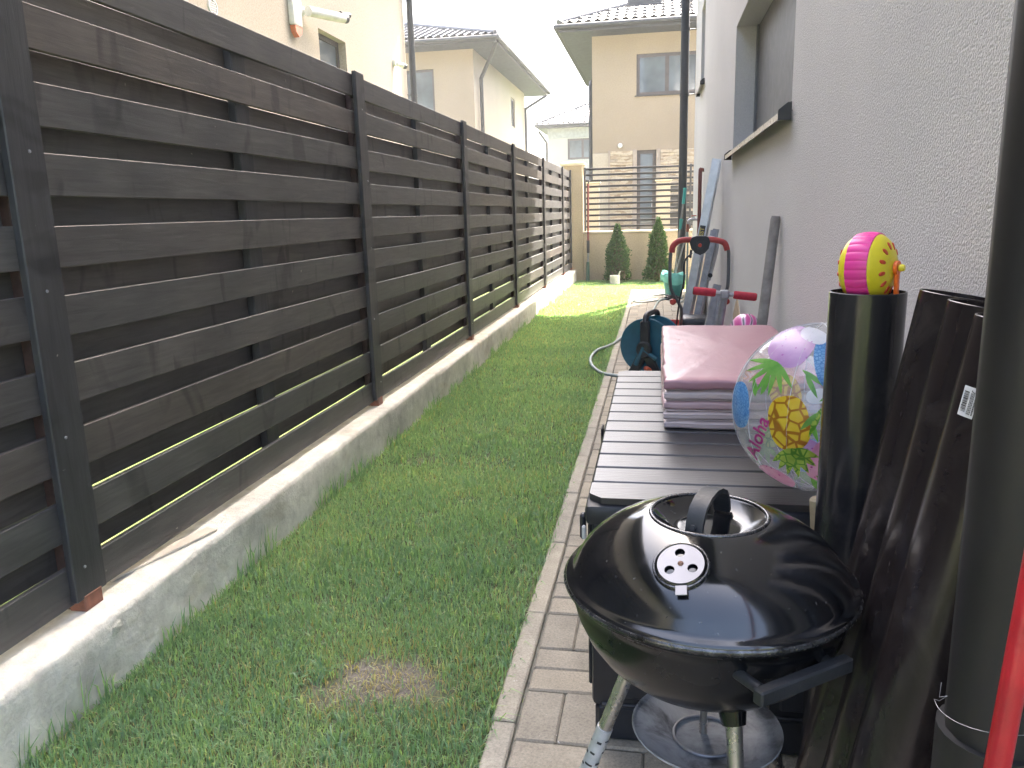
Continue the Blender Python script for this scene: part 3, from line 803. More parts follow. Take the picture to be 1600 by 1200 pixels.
# ---- peach house behind, left of centre
h2 = thing('hip_roof_house', 'two storey peach house with tiled hip roof standing beyond the fence', 'house', (-8, 26, 0))
mb = MB()
x0, x1, y0, y1, zt = -12.5, -4.92, 22.0, 30.5, 5.58
wall_with_holes(mb, 'y', y0, x0, x1, -0.1, zt, [(-6.85, -6.03, 3.9, 5.13)], 0.1)
mb.build('front_wall', M['stucco_peach'], h2, fix=False)
mb = MB(); wall_with_holes(mb, 'x', x1, y0, y1, -0.1, zt, [(27.6, 28.4, 4.15, 5.1)], -0.1)
mb.add([(x0, y1, -0.1), (x1, y1, -0.1), (x1, y1, zt), (x0, y1, zt), (x0, y0, -0.1), (x0, y0, zt)], [(0, 1, 2, 3), (4, 0, 3, 5)])
mb.build('side_wall', M['stucco_cream'], h2, fix=False)
window(h2, 'y', y0, -6.85, -6.03, 3.9, 5.13, M['frame_brown'], 0.05)
window(h2, 'x', x1, 27.6, 28.4, 4.15, 5.1, M['frame_brown'], -0.05)
eaves(h2, x0, x1, y0, y1, zt, 0.75, M['anthracite'], 0.16)
tiled_roof('roof', M['roof'], h2, x0-0.78, x1+0.78, y0-0.78, y1+0.78, zt+0.16, 1.5, 'y')
downspout(h2, [(x1+0.09, y0+0.55, 0), (x1+0.09, y0+0.55, 4.9), (x1+0.4, y0+0.2, 5.3), (x1+0.78, y0-0.6, 5.62)], 0.055)
downspout(h2, [(x1+0.09, y1-0.3, 0), (x1+0.09, y1-0.3, 5.0), (x1+0.78, y1+0.3, 5.5)], 0.055)

# ---- tan house facing the end of the garden
h4 = thing('tan_house', 'tan two storey house with stone cladding behind the railing', 'house', (3, 23, 0))
x0, x1, y0, y1, zt = -1.57, 9.0, 20.0, 27.0, 5.27
mb = MB()
wall_with_holes(mb, 'y', y0, x0, x1, -0.1, zt, [(-0.52, 0.92, 3.89, 4.82), (-0.50, -0.04, 0.35, 2.64)], 0.1)
mb.build('front_wall', M['stucco_tan'], h4, fix=False)
mb = MB().add([(x0, y1, -0.1), (x1, y1, -0.1), (x1, y1, zt), (x0, y1, zt), (x0, y0, -0.1), (x0, y0, zt), (x1, y0, -0.1), (x1, y0, zt)], [(0, 1, 2, 3), (4, 0, 3, 5), (1, 6, 7, 2)])
mb.build('side_wall', M['stucco_cream'], h4, fix=False)
window(h4, 'y', y0, -0.52, 0.92, 3.89, 4.82, M['frame_brown'], 0.03, mull=(0.19,), fw=0.075)
dr = window(h4, 'y', y0, -0.50, -0.04, 0.35, 2.64, M['frame_brown'], 0.03, fw=0.085, name='door')
MB().box(-0.14, -0.125, y0-0.02, y0+0.028, 1.25, 1.45).build('handle', M['alu'], dr, fix=False)
MB().bbox(-0.56, 0.96, y0-0.05, y0+0.05, 3.865, 3.888, 0.004).build('window_sill', M['anthracite'], h4)
# stone cladding: courses of split stones, too small to pick apart at this distance
cl = MB()
for (ca, cb) in ((-1.14, -0.60), (0.06, 1.6)):
    z = 0.0
    while z < 2.6:
        hh = random.uniform(0.05, 0.085); xx = ca
        while xx < cb-0.01:
            ll = min(random.uniform(0.12, 0.34), cb-xx); d = random.uniform(0.03, 0.07)
            cl.box(xx+0.003, xx+ll-0.003, y0-d, y0-0.004, z+0.003, z+hh-0.003); xx += ll
        z += hh
cl.build('stone_cladding', M['stone'], h4, fix=False)
tag(bpy.data.objects['stone_cladding'], kind='stuff')
tr_m = simple('taupe_trim', (0.36, 0.30, 0.25), 0.8)
for a, b in ((-1.19, -1.143), (-0.597, -0.503), (-0.037, 0.057)):
    MB().bbox(a, b, y0-0.06, y0-0.003, 0.0, 2.655, 0.004).build('trim_board', tr_m, h4)
MB().bbox(-1.565, -1.193, y0-0.03, y0-0.003, 0.0, 2.60, 0.004).build('corner_panel', M['stucco_cream'], h4)
lamp = MB().lathe([(0, 0.09), (0.05, 0.08), (0.06, 0.03), (0.045, 0.0)], 16, M=axis_matrix((-0.90, y0, 2.76), (0, -1, 0), (1, 0, 0))).build('wall_lamp', WP, h4, sm=50)
eaves(h4, x0, x1, y0, y1, zt, 0.68, M['anthracite'], 0.17)
tiled_roof('roof', M['roof'], h4, x0-0.71, x1+0.71, y0-0.71, y1+0.71, zt+0.17, 1.75, 'x')
downspout(h4, [(x0-0.1, y1-0.1, 0.0), (x0-0.1, y1-0.1, 4.75), (x0-0.65, y1+0.45, 5.15)], 0.06)
downspout(h4, [(x0-0.06, y0+0.35, 0.0), (x0-0.06, y0+0.35, 4.2), (x0-0.06, y0+0.6, 4.35)], 0.055)
# snow guards on the roof
for (xa, xb, yy) in ((-0.75, 0.05, 20.2), (0.5, 1.6, 20.3)):
    zz = zt+0.17+(yy-y0+0.71)*1.75/4.21+0.10
    MB().bbox(xa, xb, yy-0.01, yy+0.01, zz, zz+0.16, 0.003).build('snow_guard', M['anthracite'], h4)

# ---- front fence of the tan house
ff = thing('street_fence', 'cream pillared fence with dark slat panels in front of the tan house', 'fence', (0, 17, 0))
for a, b in ((-1.47, -1.20), (-0.02, 0.26)):
    MB().bbox(a, b, 16.9, 17.17, -0.1, 1.80, 0.006).build('pillar', M['stucco_cream'], ff)
    MB().bbox(a-0.03, b+0.03, 16.87, 17.2, 1.801, 1.85, 0.006).build('pillar_cap', M['cap_cream'], ff)
for a, b in ((0.262, 4.0),):
    for i in range(7):
        z = 0.55 + i*0.17
        MB().box(a, b, 17.02, 17.05, z, z+0.12).build('slat', M['anthracite'], ff, fix=False)
MB().bbox(-1.198, -0.022, 16.95, 17.12, -0.1, 0.5, 0.005).bbox(0.262, 4.0, 16.95, 17.12, -0.1, 0.5, 0.005).build('base_wall', M['stucco_cream'], ff)

# ---- pale house further off
h3 = thing('distant_house', 'small pale grey house with grey tiled roof far behind', 'house', (-2, 43, 0))
x0, x1, y0, y1, zt = -5.32, 3.0, 40.0, 47.0, 5.25
mb = MB(); wall_with_holes(mb, 'y', y0, x0, x1, -0.1, zt, [(-4.35, -2.9, 3.75, 4.73)], 0.1)
mb.add([(x0, y1, -0.1), (x1, y1, -0.1), (x1, y1, zt), (x0, y1, zt), (x0, y0, -0.1), (x0, y0, zt), (x1, y0, -0.1), (x1, y0, zt)], [(0, 1, 2, 3), (4, 0, 3, 5), (1, 6, 7, 2)])
mb.build('wall', M['stucco_pale'], h3, fix=False)
MB().box(x0-0.01, x1, y0-0.04, y0-0.004, 4.78, zt).build('frieze', simple('grey_frieze', (0.34, 0.35, 0.36), 0.85), h3, fix=False)
MB().box(x0-0.01, x1, y0-0.04, y0-0.004, -0.1, 3.3).build('lower_band', simple('dark_band', (0.13, 0.14, 0.15), 0.85), h3, fix=False)
window(h3, 'y', y0, -4.35, -2.9, 3.75, 4.73, M['frame_brown'], 0.03, mull=(-3.62,), fw=0.09)
eaves(h3, x0, x1, y0, y1, zt, 0.45, M['anthracite'], 0.18)
tiled_roof('roof', M['roof'], h3, x0-0.48, x1+0.48, y0-0.48, y1+0.48, zt+0.18, 1.9, 'x', 0.25)
downspout(h3, [(x0-0.08, y0+0.1, 0), (x0-0.08, y0+0.1, 4.6), (x0-0.4, y0-0.3, 5.1)], 0.06)

# ================================================================== thujas
def m_thuja():
    m, nt, bs = mat_new('thuja_spray')
    at = nt.nodes.new('ShaderNodeAttribute'); at.attribute_name = 'tint'
    c = ramp(nt, [(0, (0.03, 0.06, 0.02)), (0.5, (0.065, 0.13, 0.035)), (0.85, (0.13, 0.20, 0.055)), (1, (0.20, 0.20, 0.10))], at.outputs['Fac'])
    nt.links.new(c.outputs[0], bs.inputs['Base Color']); bs.inputs['Roughness'].default_value = 0.6
    tr = nt.nodes.new('ShaderNodeBsdfTranslucent'); nt.links.new(c.outputs[0], tr.inputs[0])
    ms = nt.nodes.new('ShaderNodeMixShader'); ms.inputs[0].default_value = 0.3
    nt.links.new(bs.outputs[0], ms.inputs[1]); nt.links.new(tr.outputs[0], ms.inputs[2]); nt.links.new(ms.outputs[0], nt.nodes['Material Output'].inputs[0])
    return m
M['thuja'] = m_thuja()
M['bark'] = simple('bark', (0.12, 0.085, 0.06), 0.9, 0, 0.3, 20, 0.6)
def thuja(x, y, h, w, seed, label):
    t = thing('thuja_tree', label, 'tree', (x, y, 0), 'clipped thujas by the garden wall')
    MB().tube([(x, y, -0.02), (x, y, h*0.85)], 0.02, 8, radii=[0.022, 0.006]).build('trunk', M['bark'], t, sm=50, fix=False)
    r = np.random.default_rng(seed); n = 5200
    v = []; f = []; tn = []
    for i in range(n):
        q = r.beta(1.15, 1.55); z = 0.03 + q*(h-0.03)
        prof = w/2*(1-q)**0.72*(0.86+0.14*math.sin(q*9+seed))*min(1, 0.78+q*2.2)
        a = r.uniform(0, 2*math.pi); rr = prof*(r.uniform(0.35, 1.0)**0.45)*(0.84+0.26*math.sin(a*(4+seed % 3)+q*(11+seed)+seed)**2+(0.25*r.uniform() if r.uniform() < 0.12 else 0))
        c = np.array([x+rr*math.cos(a), y+rr*math.sin(a), z])
        out = np.array([math.cos(a), math.sin(a), 1.1+r.normal()*0.4]); out /= np.linalg.norm(out)
        side = np.cross(out, r.normal(size=3)); side /= np.linalg.norm(side)
        L = r.uniform(0.022, 0.05); Wd = L*r.uniform(0.25, 0.45)
        b = len(v)
        v += [tuple(c-side*Wd*0.4), tuple(c+out*L*0.5-side*Wd), tuple(c+out*L), tuple(c+out*L*0.5+side*Wd)]
        f.append((b, b+1, b+2, b+3)); tn += [float(np.clip(r.normal(0.45, 0.2), 0, 1))]*4
    me = bpy.data.meshes.new('crown'); me.from_pydata(v, [], f)
    at = me.attributes.new('tint', 'FLOAT', 'POINT'); at.data.foreach_set('value', tn)
    link('crown', me, M['thuja'], t)
    core = MB().lathe([(0.001, 0.04)] + [(w/2*0.62*(1-k/10)**0.8+0.001, 0.05+k/10*h*0.86) for k in range(11)], 14).build('inner_branches', M['bark'], t, loc=(x, y, 0), sm=60)
thuja(-0.675, 14.05, 1.0, 0.60, 3, 'conical thuja on the left, behind the small grey stump')
thuja(0.02, 14.05, 1.08, 0.56, 8, 'slightly taller conical thuja on the right, nearer the downspout')

# small things on the far lawn
pt = thing('stub_pipe', 'short grey concrete stub pipe standing in the grass before the thuja', 'pipe', (-0.70, 13.6, 0))
MB().lathe([(0.085, -0.02), (0.085, 0.15), (0.065, 0.15), (0.065, 0.05), (0.0, 0.05)], 20).build('pipe', M['plinth'], pt, loc=(-0.70, 13.6, 0), sm=40)
MB().tube(spline([(-0.65, 13.6, 0.05), (-0.63, 13.6, 0.16), (-0.61, 13.6, 0.22)], 4), 0.01, 6, radii=None).build('marker_tag', simple('pale_tag', (0.6, 0.6, 0.5), 0.6), pt, fix=False)
rp = thing('red_pole', 'thin dark red pole with a green foot standing against the cream pillar', 'pole', (-1.22, 14.3, 0))
MB().tube([(-1.21, 14.3, 0.72), (-1.205, 14.32, 1.70)], 0.018, 10).build('shaft', simple('dark_red_paint', (0.20, 0.04, 0.035), 0.5), rp, sm=50, fix=False)
MB().tube([(-1.21, 14.3, 0.50), (-1.21, 14.3, 0.72)], 0.026, 10).build('sleeve', M['anthracite'], rp, sm=50, fix=False)
MB().tube([(-1.215, 14.29, 0.34), (-1.21, 14.3, 0.50)], 0.018, 10).build('collar', M['alu_dull'], rp, sm=50, fix=False)
MB().tube([(-1.22, 14.28, -0.01), (-1.215, 14.29, 0.34)], 0.03, 10, radii=[0.036, 0.028]).build('foot', simple('dull_green_plastic', (0.05, 0.12, 0.085), 0.5), rp, sm=50, fix=False)
MB().tube([(-1.205, 14.32, 1.70), (-1.18, 14.31, 1.75)], 0.014, 8).build('tip', M['anthracite'], rp, fix=False)

# ================================================================== storage box
BX0, BX1, BY0, BY1, BZ = -0.145, 0.47, 1.625, 3.06, 0.61
M['resin'] = simple('black_resin', (0.016, 0.018, 0.024), 0.42, 0, 0.15, 20, 0.12, 300)
def m_slat_top():
    m, nt, bs = mat_new('resin_wood_slat')
    vec = mapping(nt, 'Object', (5, 70, 30), rnd=True)
    gf = noise(nt, vec, 3, 5, 0.6, 0.4)
    nt.links.new(ramp(nt, [(0.3, (0.012, 0.012, 0.014)), (0.7, (0.026, 0.026, 0.029))], gf).outputs[0], bs.inputs['Base Color'])
    rr = N(nt, 'ShaderNodeMapRange'); rr.inputs[3].default_value = 0.24; rr.inputs[4].default_value = 0.42
    nt.links.new(gf, rr.inputs[0]); nt.links.new(rr.outputs[0], bs.inputs['Roughness'])
    bs.inputs['Specular IOR Level'].default_value = 0.9
    bump(nt, bs, gf, 0.30, 0.003)
    return m
M['slat_top'] = m_slat_top()
bx = thing('storage_box', 'black resin garden storage box with slatted wood-look lid', 'storage box', ((BX0+BX1)/2, 2.34, 0))
MB().bbox(BX0+0.015, BX1-0.015, BY0+0.02, BY1-0.02, 0.0, 0.095, 0.01).build('base', M['resin'], bx)
body = MB().bbox(BX0+0.008, BX1-0.008, BY0+0.012, BY1-0.012, 0.0955, 0.545, 0.012, 2).build('body', M['resin'], bx, sm=40)
for i in range(5):     # vertical ribs of the near end panel
    xx = BX0+0.07+i*0.118
    MB().bbox(xx, xx+0.085, BY0+0.002, BY0+0.0115, 0.125, 0.53, 0.004).build('end_panel', M['resin'], body)
for i in range(11):
    yy = BY0+0.05+i*0.124
    MB().bbox(BX0-0.002, BX0+0.0075, yy, yy+0.10, 0.125, 0.53, 0.004).build('side_panel', M['resin'], body)
MB().bbox(BX0+0.03, BX0+0.50, BY0+0.006, BY0+0.0195, 0.098, 0.108, 0.003).build('ledge', M['resin'], body)
lid = MB().bbox(BX0-0.004, BX1+0.004, BY0-0.004, BY1+0.004, 0.5455, 0.595, 0.014, 2).build('lid', M['resin'], bx, sm=40)
ns = 13; pitch = (BY1-BY0-0.012)/ns
for i in range(ns):
    ya = BY0+0.006+i*pitch
    m_ = MB()
    if i in (0, ns-1):
        y0_, y1_ = ya, ya+pitch-0.0095; c = 0.028
        poly = [(BX0+0.004+c, y0_), (BX1-0.004-c, y0_), (BX1-0.004, y0_+c), (BX1-0.004, y1_), (BX0+0.004, y1_), (BX0+0.004, y0_+c)] if i == 0 else [(BX0+0.004, y0_), (BX1-0.004, y0_), (BX1-0.004, y1_-c), (BX1-0.004-c, y1_), (BX0+0.004+c, y1_), (BX0+0.004, y1_-c)]
        m_.prism(poly, 2, 0.5955, BZ)
    else:
        m_.bbox(BX0+0.004, BX1-0.004, ya, ya+pitch-0.0095, 0.5955, BZ, 0.003)
    m_.build('lid_slat', M['slat_top'], lid)
MB().bbox(BX0-0.018, BX0-0.0045, BY0+0.028, BY0+0.052, 0.50, 0.56, 0.005).build('hinge', M['resin'], lid)
MB().bbox(BX0-0.012, BX0-0.003, BY0+0.01, BY0+0.022, 0.508, 0.54, 0.003).build('latch_clip', simple('pale_plastic', (0.62, 0.62, 0.6), 0.4), bx)
MB().bbox(BX0-0.01, BX0-0.0045, BY0+0.60, BY0+0.66, 0.55, 0.60, 0.003).build('side_clip', M['resin'], lid)

# ================================================================== folded pink play mat
def m_mat(name, col):
    m, nt, bs = mat_new(name)
    vec = mapping(nt, 'Object')
    w = noise(nt, mapping(nt, 'Object', (1, 0.5, 3)), 9, 4, 0.55, 0.6)
    nt.links.new(ramp(nt, [(0.3, tuple(c*0.9 for c in col)), (0.7, tuple(min(1, c*1.06) for c in col))], noise(nt, vec, 4, 4)).outputs[0], bs.inputs['Base Color'])
    bs.inputs['Roughness'].default_value = 0.36
    bs.inputs['Specular IOR Level'].default_value = 0.5
    p = bump(nt, bs, w, 0.32, 0.012)
    bump(nt, bs, noise(nt, vec, 260, 3), 0.12, 0.002, p)
    return m
MM = [m_mat('mat_vinyl_white', (0.52, 0.425, 0.41)), m_mat('mat_vinyl_blush', (0.48, 0.325, 0.33)), m_mat('mat_vinyl_pink', (0.36, 0.19, 0.215))]
pm = thing('play_mat', 'stack of pink folded vinyl play mat on the storage box', 'play mat', (0.24, 2.7, BZ))
mx0, mx1, my0, my1 = 0.022, 0.462, 2.195, 3.275
def pad(x0, x1, y0, y1, z0, z1, seed):
    """one cushioned mat panel: puffed sides, rounded corners, slightly wavy edge"""
    r = random.Random(seed); ny, nx = 26, 12
    ring = []
    for i in range(nx): ring.append((x0+(x1-x0)*i/nx, y0))
    for i in range(ny): ring.append((x1, y0+(y1-y0)*i/ny))
    for i in range(nx): ring.append((x1-(x1-x0)*i/nx, y1))
    for i in range(ny): ring.append((x0, y1-(y1-y0)*i/ny))
    cx, cy = (x0+x1)/2, (y0+y1)/2; n = len(ring); v = []; f = []
    wob = [r.gauss(0, 0.0016) for _ in range(n)]
    levels = [(0.985, 0.0), (0.995, 0.12), (1.0, 0.3), (1.004, 0.5), (1.0, 0.7), (0.994, 0.88), (0.982, 0.985)]
    for (s, t) in levels:
        for k, (px, py) in enumerate(ring):
            ex = (cx-x0); ey = (cy-y0); dx = (px-cx)/ex; dy = (py-cy)/ey
            rc = 1-0.012*max(0, abs(dx)+abs(dy)-1.8)*5
            inset = (1-s)*0.45
            v.append((cx+(px-cx)*rc-math.copysign(inset*abs(dx)**6, dx)+(wob[k] if abs(dx) > .99 else 0), cy+(py-cy)*rc-math.copysign(inset*abs(dy)**6, dy)+(wob[k] if abs(dy) > .99 else 0), z0+(z1-z0)*t+wob[(k*3) % n]*0.6))
    L = len(levels)
    for l in range(L-1):
        for k in range(n): f.append((l*n+k, l*n+(k+1) % n, (l+1)*n+(k+1) % n, (l+1)*n+k))
    f.append(tuple(range(n))[::-1])
    # crowned top
    top = (L-1)*n; c2 = len(v)
    for k, (px, py) in enumerate(ring): v.append((cx+(px-cx)*0.86, cy+(py-cy)*0.93, z1+0.004+r.gauss(0, 0.0006)))
    for k in range(n): f.append((top+k, top+(k+1) % n, c2+(k+1) % n, c2+k))
    v.append((cx, cy, z1+0.0055))
    for k in range(n): f.append((c2+k, c2+(k+1) % n, len(v)-1))
    return MB().add(v, f)
hts = [0.028, 0.028, 0.030, 0.030, 0.035]; z = BZ+0.001
cols = [0, 0, 1, 0, 2]; PADGAP = 0.0030
for i, h in enumerate(hts):
    dx = [0.002, 0.0, -0.002, 0.001, 0.0][i]
    pad(mx0+dx, mx1+dx, my0+rng.normal()*0.004, my1, z, z+h-PADGAP-0.003, 60+i).build('mat_panel', MM[cols[i]], pm, sm=55)
    if i < 4:     # stitched fold strip between panels
        MB().bbox(mx0+0.010+dx, mx1-0.010, my0+0.010, my1-0.01, z+h-0.0045, z+h-0.0005, 0.0015).build('fold_seam', MM[0], pm)
    z += h

# ================================================================== beach ball
BR = 0.182; BC = Vector((0.350, 1.745, BZ+BR+0.001))
ball = thing('beach_ball', 'transparent inflatable beach ball printed with colourful pineapples', 'beach ball', (BC.x, BC.y, BZ))
def m_vinyl():
    m, nt, bs = mat_new('clear_vinyl')
    vec = mapping(nt, 'Object', (3, 3, 16))
    bs.inputs['Base Color'].default_value = (0.86, 0.88, 0.88, 1); bs.inputs['Roughness'].default_value = 0.12
    w = noise(nt, vec, 3, 3, 0.5, 1.0)
    b = bump(nt, bs, w, 0.25, 0.02)
    tb = nt.nodes.new('ShaderNodeBsdfTransparent'); tb.inputs[0].default_value = (0.97, 0.975, 0.98, 1)
    lw = nt.nodes.new('ShaderNodeLayerWeight'); lw.inputs[0].default_value = 0.35
    mr = N(nt, 'ShaderNodeMapRange'); mr.inputs[3].default_value = 0.20; mr.inputs[4].default_value = 0.62
    nt.links.new(lw.outputs['Facing'], mr.inputs[0])
    gl = nt.nodes.new('ShaderNodeBsdfGlossy'); gl.inputs['Roughness'].default_value = 0.1; nt.links.new(b, gl.inputs['Normal'])
    m1 = nt.nodes.new('ShaderNodeMixShader'); nt.links.new(mr.outputs[0], m1.inputs[0]); nt.links.new(tb.outputs[0], m1.inputs[1])
    m2 = nt.nodes.new('ShaderNodeMixShader'); m2.inputs[0].default_value = 0.45; nt.links.new(bs.outputs[0], m2.inputs[1]); nt.links.new(gl.outputs[0], m2.inputs[2])
    nt.links.new(m2.outputs[0], m1.inputs[2]); nt.links.new(m1.outputs[0], nt.nodes['Material Output'].inputs[0])
    return m
bm = bmesh.new(); bmesh.ops.create_uvsphere(bm, u_segments=48, v_segments=28, radius=BR)
me = bpy.data.meshes.new('ball_skin'); bm.to_mesh(me); bm.free(); smooth(me, 180)
bskin = link('ball_skin', me, m_vinyl(), ball, BC)
def m_print(name, lo, hi, kind='plain', line=(0, 0, 0), sc=60):
    m, nt, bs = mat_new(name)
    vec = mapping(nt, 'Object')
    c = ramp(nt, [(0.3, lo), (0.7, hi)], noise(nt, vec, 30, 4)).outputs[0]
    if kind == 'cells':
        v = N(nt, 'ShaderNodeTexVoronoi', Scale=sc, feature='DISTANCE_TO_EDGE', Randomness=0.75); nt.links.new(vec, v.inputs['Vector'])
        k = ramp(nt, [(0.06, (1, 1, 1)), (0.11, (0, 0, 0))], v.outputs['Distance'])
        c = mix(nt, k.outputs[0], c, line)
    elif kind == 'flecks':
        v = N(nt, 'ShaderNodeTexVoronoi', Scale=sc, Randomness=0.5); nt.links.new(vec, v.inputs['Vector'])
        k = ramp(nt, [(0.16, (1, 1, 1)), (0.2, (0, 0, 0))], v.outputs['Distance'])
        c = mix(nt, k.outputs[0], c, line)
    nt.links.new(c, bs.inputs['Base Color']); bs.inputs['Roughness'].default_value = 0.25
    tr = nt.nodes.new('ShaderNodeBsdfTranslucent'); nt.links.new(c, tr.inputs[0])
    ms = nt.nodes.new('ShaderNodeMixShader'); ms.inputs[0].default_value = 0.35
    nt.links.new(bs.outputs[0], ms.inputs[1]); nt.links.new(tr.outputs[0], ms.inputs[2])
    tb = nt.nodes.new('ShaderNodeBsdfTransparent'); m3 = nt.nodes.new('ShaderNodeMixShader'); m3.inputs[0].default_value = 0.95
    nt.links.new(tb.outputs[0], m3.inputs[1]); nt.links.new(ms.outputs[0], m3.inputs[2])
    nt.links.new(m3.outputs[0], nt.nodes['Material Output'].inputs[0])
    return m
PR = {
 'yellow': m_print('print_yellow', (0.75, 0.50, 0.02), (0.85, 0.66, 0.06), 'cells', (0.40, 0.16, 0.01), 42),
 'purple': m_print('print_purple', (0.45, 0.24, 0.52), (0.58, 0.36, 0.62), 'flecks', (0.38, 0.10, 0.42), 75),
 'blue': m_print('print_blue', (0.10, 0.32, 0.66), (0.22, 0.48, 0.78), 'cells', (0.06, 0.22, 0.55), 150),
 'pink': m_print('print_pink', (0.72, 0.30, 0.48), (0.82, 0.45, 0.60), 'flecks', (0.50, 0.05, 0.28), 75),
 'green': m_print('print_green', (0.10, 0.34, 0.05), (0.22, 0.50, 0.10)),
 'lime': m_print('print_lime', (0.30, 0.50, 0.05), (0.48, 0.64, 0.10), 'cells', (0.12, 0.32, 0.03), 60),
 'white': m_print('print_white', (0.72, 0.74, 0.80), (0.82, 0.83, 0.88)),
 'magenta': m_print('print_magenta', (0.45, 0.04, 0.22), (0.55, 0.06, 0.28)),
 'orange': m_print('print_orange', (0.60, 0.18, 0.06), (0.70, 0.25, 0.10)),
}
bn = Vector((-0.19, -0.955, 0.23)).normalized()           # facing the garden end where the print shows
br = Vector((0, 0, 1)).cross(bn).normalized(); bu = bn.cross(br)
def on_ball(a, b, back=False, off=0.0012):
    q = min(0.985, math.hypot(a, b)); 
    if math.hypot(a, b) > 0.985: s_ = 0.985/math.hypot(a, b); a *= s_; b *= s_
    c = math.sqrt(max(0, 1-a*a-b*b))*(-1 if back else 1)
    return BC + (BR+off)*(a*br + b*bu + c*bn)
def patch(name, mat, outline, back=False, off=0.0012):
    """flat print outlined in disc coordinates, pressed onto the sphere as a fine fan grid"""
    n = len(outline); cx = sum(p[0] for p in outline)/n; cy = sum(p[1] for p in outline)/n
    v = []; f = []; K = 6
    for k in range(1, K+1):
        for (a, b) in outline: v.append(on_ball(cx+(a-cx)*k/K, cy+(b-cy)*k/K, back, off))
    v.append(on_ball(cx, cy, back, off)); c = len(v)-1
    for i in range(n): f.append((c, i, (i+1) % n))
    for k in range(K-1):
        for i in range(n): f.append((k*n+i, (k+1)*n+i, (k+1)*n+(i+1) % n, k*n+(i+1) % n))
    return MB().add(v, f).build(name, mat, bskin, sm=180)
def oval(cx, cy, w, h, rot, n=28, sq=2.5):
    o = []
    for i in range(n):
        t = 2*math.pi*i/n; c, s_ = math.cos(t), math.sin(t)
        a = w*math.copysign(abs(c)**(2/sq), c); b = h*math.copysign(abs(s_)**(2/sq), s_)
        o.append((cx+a*math.cos(rot)-b*math.sin(rot), cy+a*math.sin(rot)+b*math.cos(rot)))
    return o
def leaf(x, y, ang, L, w):
    o = []
    for i in range(7):
        t = i/6; o.append((x+L*t*math.cos(ang)-w*math.sin(math.pi*t)**0.8*math.sin(ang)*(1-t*0.4), y+L*t*math.sin(ang)+w*math.sin(math.pi*t)**0.8*math.cos(ang)*(1-t*0.4)))
    for i in range(5, 0, -1):
        t = i/6; o.append((x+L*t*math.cos(ang)+w*math.sin(math.pi*t)**0.8*math.sin(ang)*(1-t*0.4), y+L*t*math.sin(ang)-w*math.sin(math.pi*t)**0.8*math.cos(ang)*(1-t*0.4)))
    return o
def pineapple(cx, cy, w, h, rot, col, leafcol, nl, L, back=False, lw=0.035):
    patch('printed_fruit', PR[col], oval(cx, cy, w, h, rot), back)
    ex, ey = cx+math.sin(rot)*h*0.92, cy-math.cos(rot)*h*0.92    # crown at the lower end
    for i in range(nl):
        t = (i-(nl-1)/2)/max(1, nl-1)
        patch('printed_leaf', PR[leafcol], leaf(ex, ey, -math.pi/2+rot+t*2.2, L*(1-0.35*abs(t)), lw), back, 0.0016+0.0003*i)
pineapple(-0.33, 0.68, 0.23, 0.26, R(-32), 'purple', 'green', 7, 0.42)
pineapple(-0.30, -0.19, 0.215, 0.30, R(12), 'yellow', 'lime', 7, 0.34, lw=0.055)
pineapple(0.14, 0.50, 0.22, 0.32, R(10), 'blue', 'green', 5, 0.30)
patch('printed_fruit', PR['blue'], oval(-0.86, -0.02, 0.115, 0.27, R(6)))
patch('printed_fruit', PR['pink'], oval(0.08, -0.58, 0.17, 0.24, R(-20)))
patch('printed_fruit', PR['pink'], oval(-0.42, -0.83, 0.22, 0.085, R(-24)))
for i, (a, b, an, L) in enumerate(((0.02, 0.0, -1.9, 0.35), (0.04, -0.02, -1.5, 0.4), (0.0, -0.05, -2.3, 0.28), (0.06, -0.1, -1.2, 0.3), (0.3, 0.86, -2.6, 0.3), (-0.05, -0.78, -1.0, 0.25), (0.0, -0.75, -0.6, 0.3))):
    patch('printed_leaf', PR['green' if i % 3 else 'lime'], leaf(a, b, an, L, 0.04), False, 0.0014)
patch('printed_blot', PR['white'], oval(-0.10, 0.80, 0.15, 0.09, R(-25)))
for (a_, b_, w_, h_, ro_, c_) in ((-0.62, 0.30, 0.10, 0.06, 0.5, 'pink'), (-0.02, 0.12, 0.12, 0.08, 0.2, 'white'), (-0.08, -0.42, 0.09, 0.07, -0.3, 'purple'), (0.32, -0.2, 0.12, 0.2, 0.1, 'yellow'), (0.45, 0.2, 0.14, 0.2, -0.2, 'pink'), (0.6, 0.5, 0.12, 0.18, -0.5, 'yellow'), (0.62, -0.3, 0.13, 0.2, 0.4, 'blue')):
    patch('printed_blot', PR[c_], oval(a_, b_, w_, h_, ro_), False, 0.0009)
for (a_, b_, an_, L_) in ((-0.20, 0.40, -0.6, 0.32), (-0.16, 0.36, -1.1, 0.30), (-0.62, 0.10, 1.2, 0.25), (-0.68, 0.08, 1.7, 0.22), (-0.10, -0.10, -1.2, 0.3)):
    patch('printed_leaf', PR['green'], leaf(a_, b_, an_, L_, 0.035), False, 0.0010)
for (cx, cy, w, h, rot, cl_) in ((-0.42, 0.15, 0.19, 0.25, 0.3, 'yellow'), (0.35, 0.1, 0.2, 0.26, -0.4, 'pink'), (-0.1, -0.62, 0.22, 0.2, 0.1, 'blue'), (0.4, -0.5, 0.2, 0.25, 0.4, 'yellow'), (-0.55, -0.35, 0.16, 0.2, -0.3, 'lime'), (0.3, 0.65, 0.2, 0.2, 0.2, 'purple')):
    pineapple(cx, cy, w, h, rot, cl_, 'green', 5, 0.26, True)
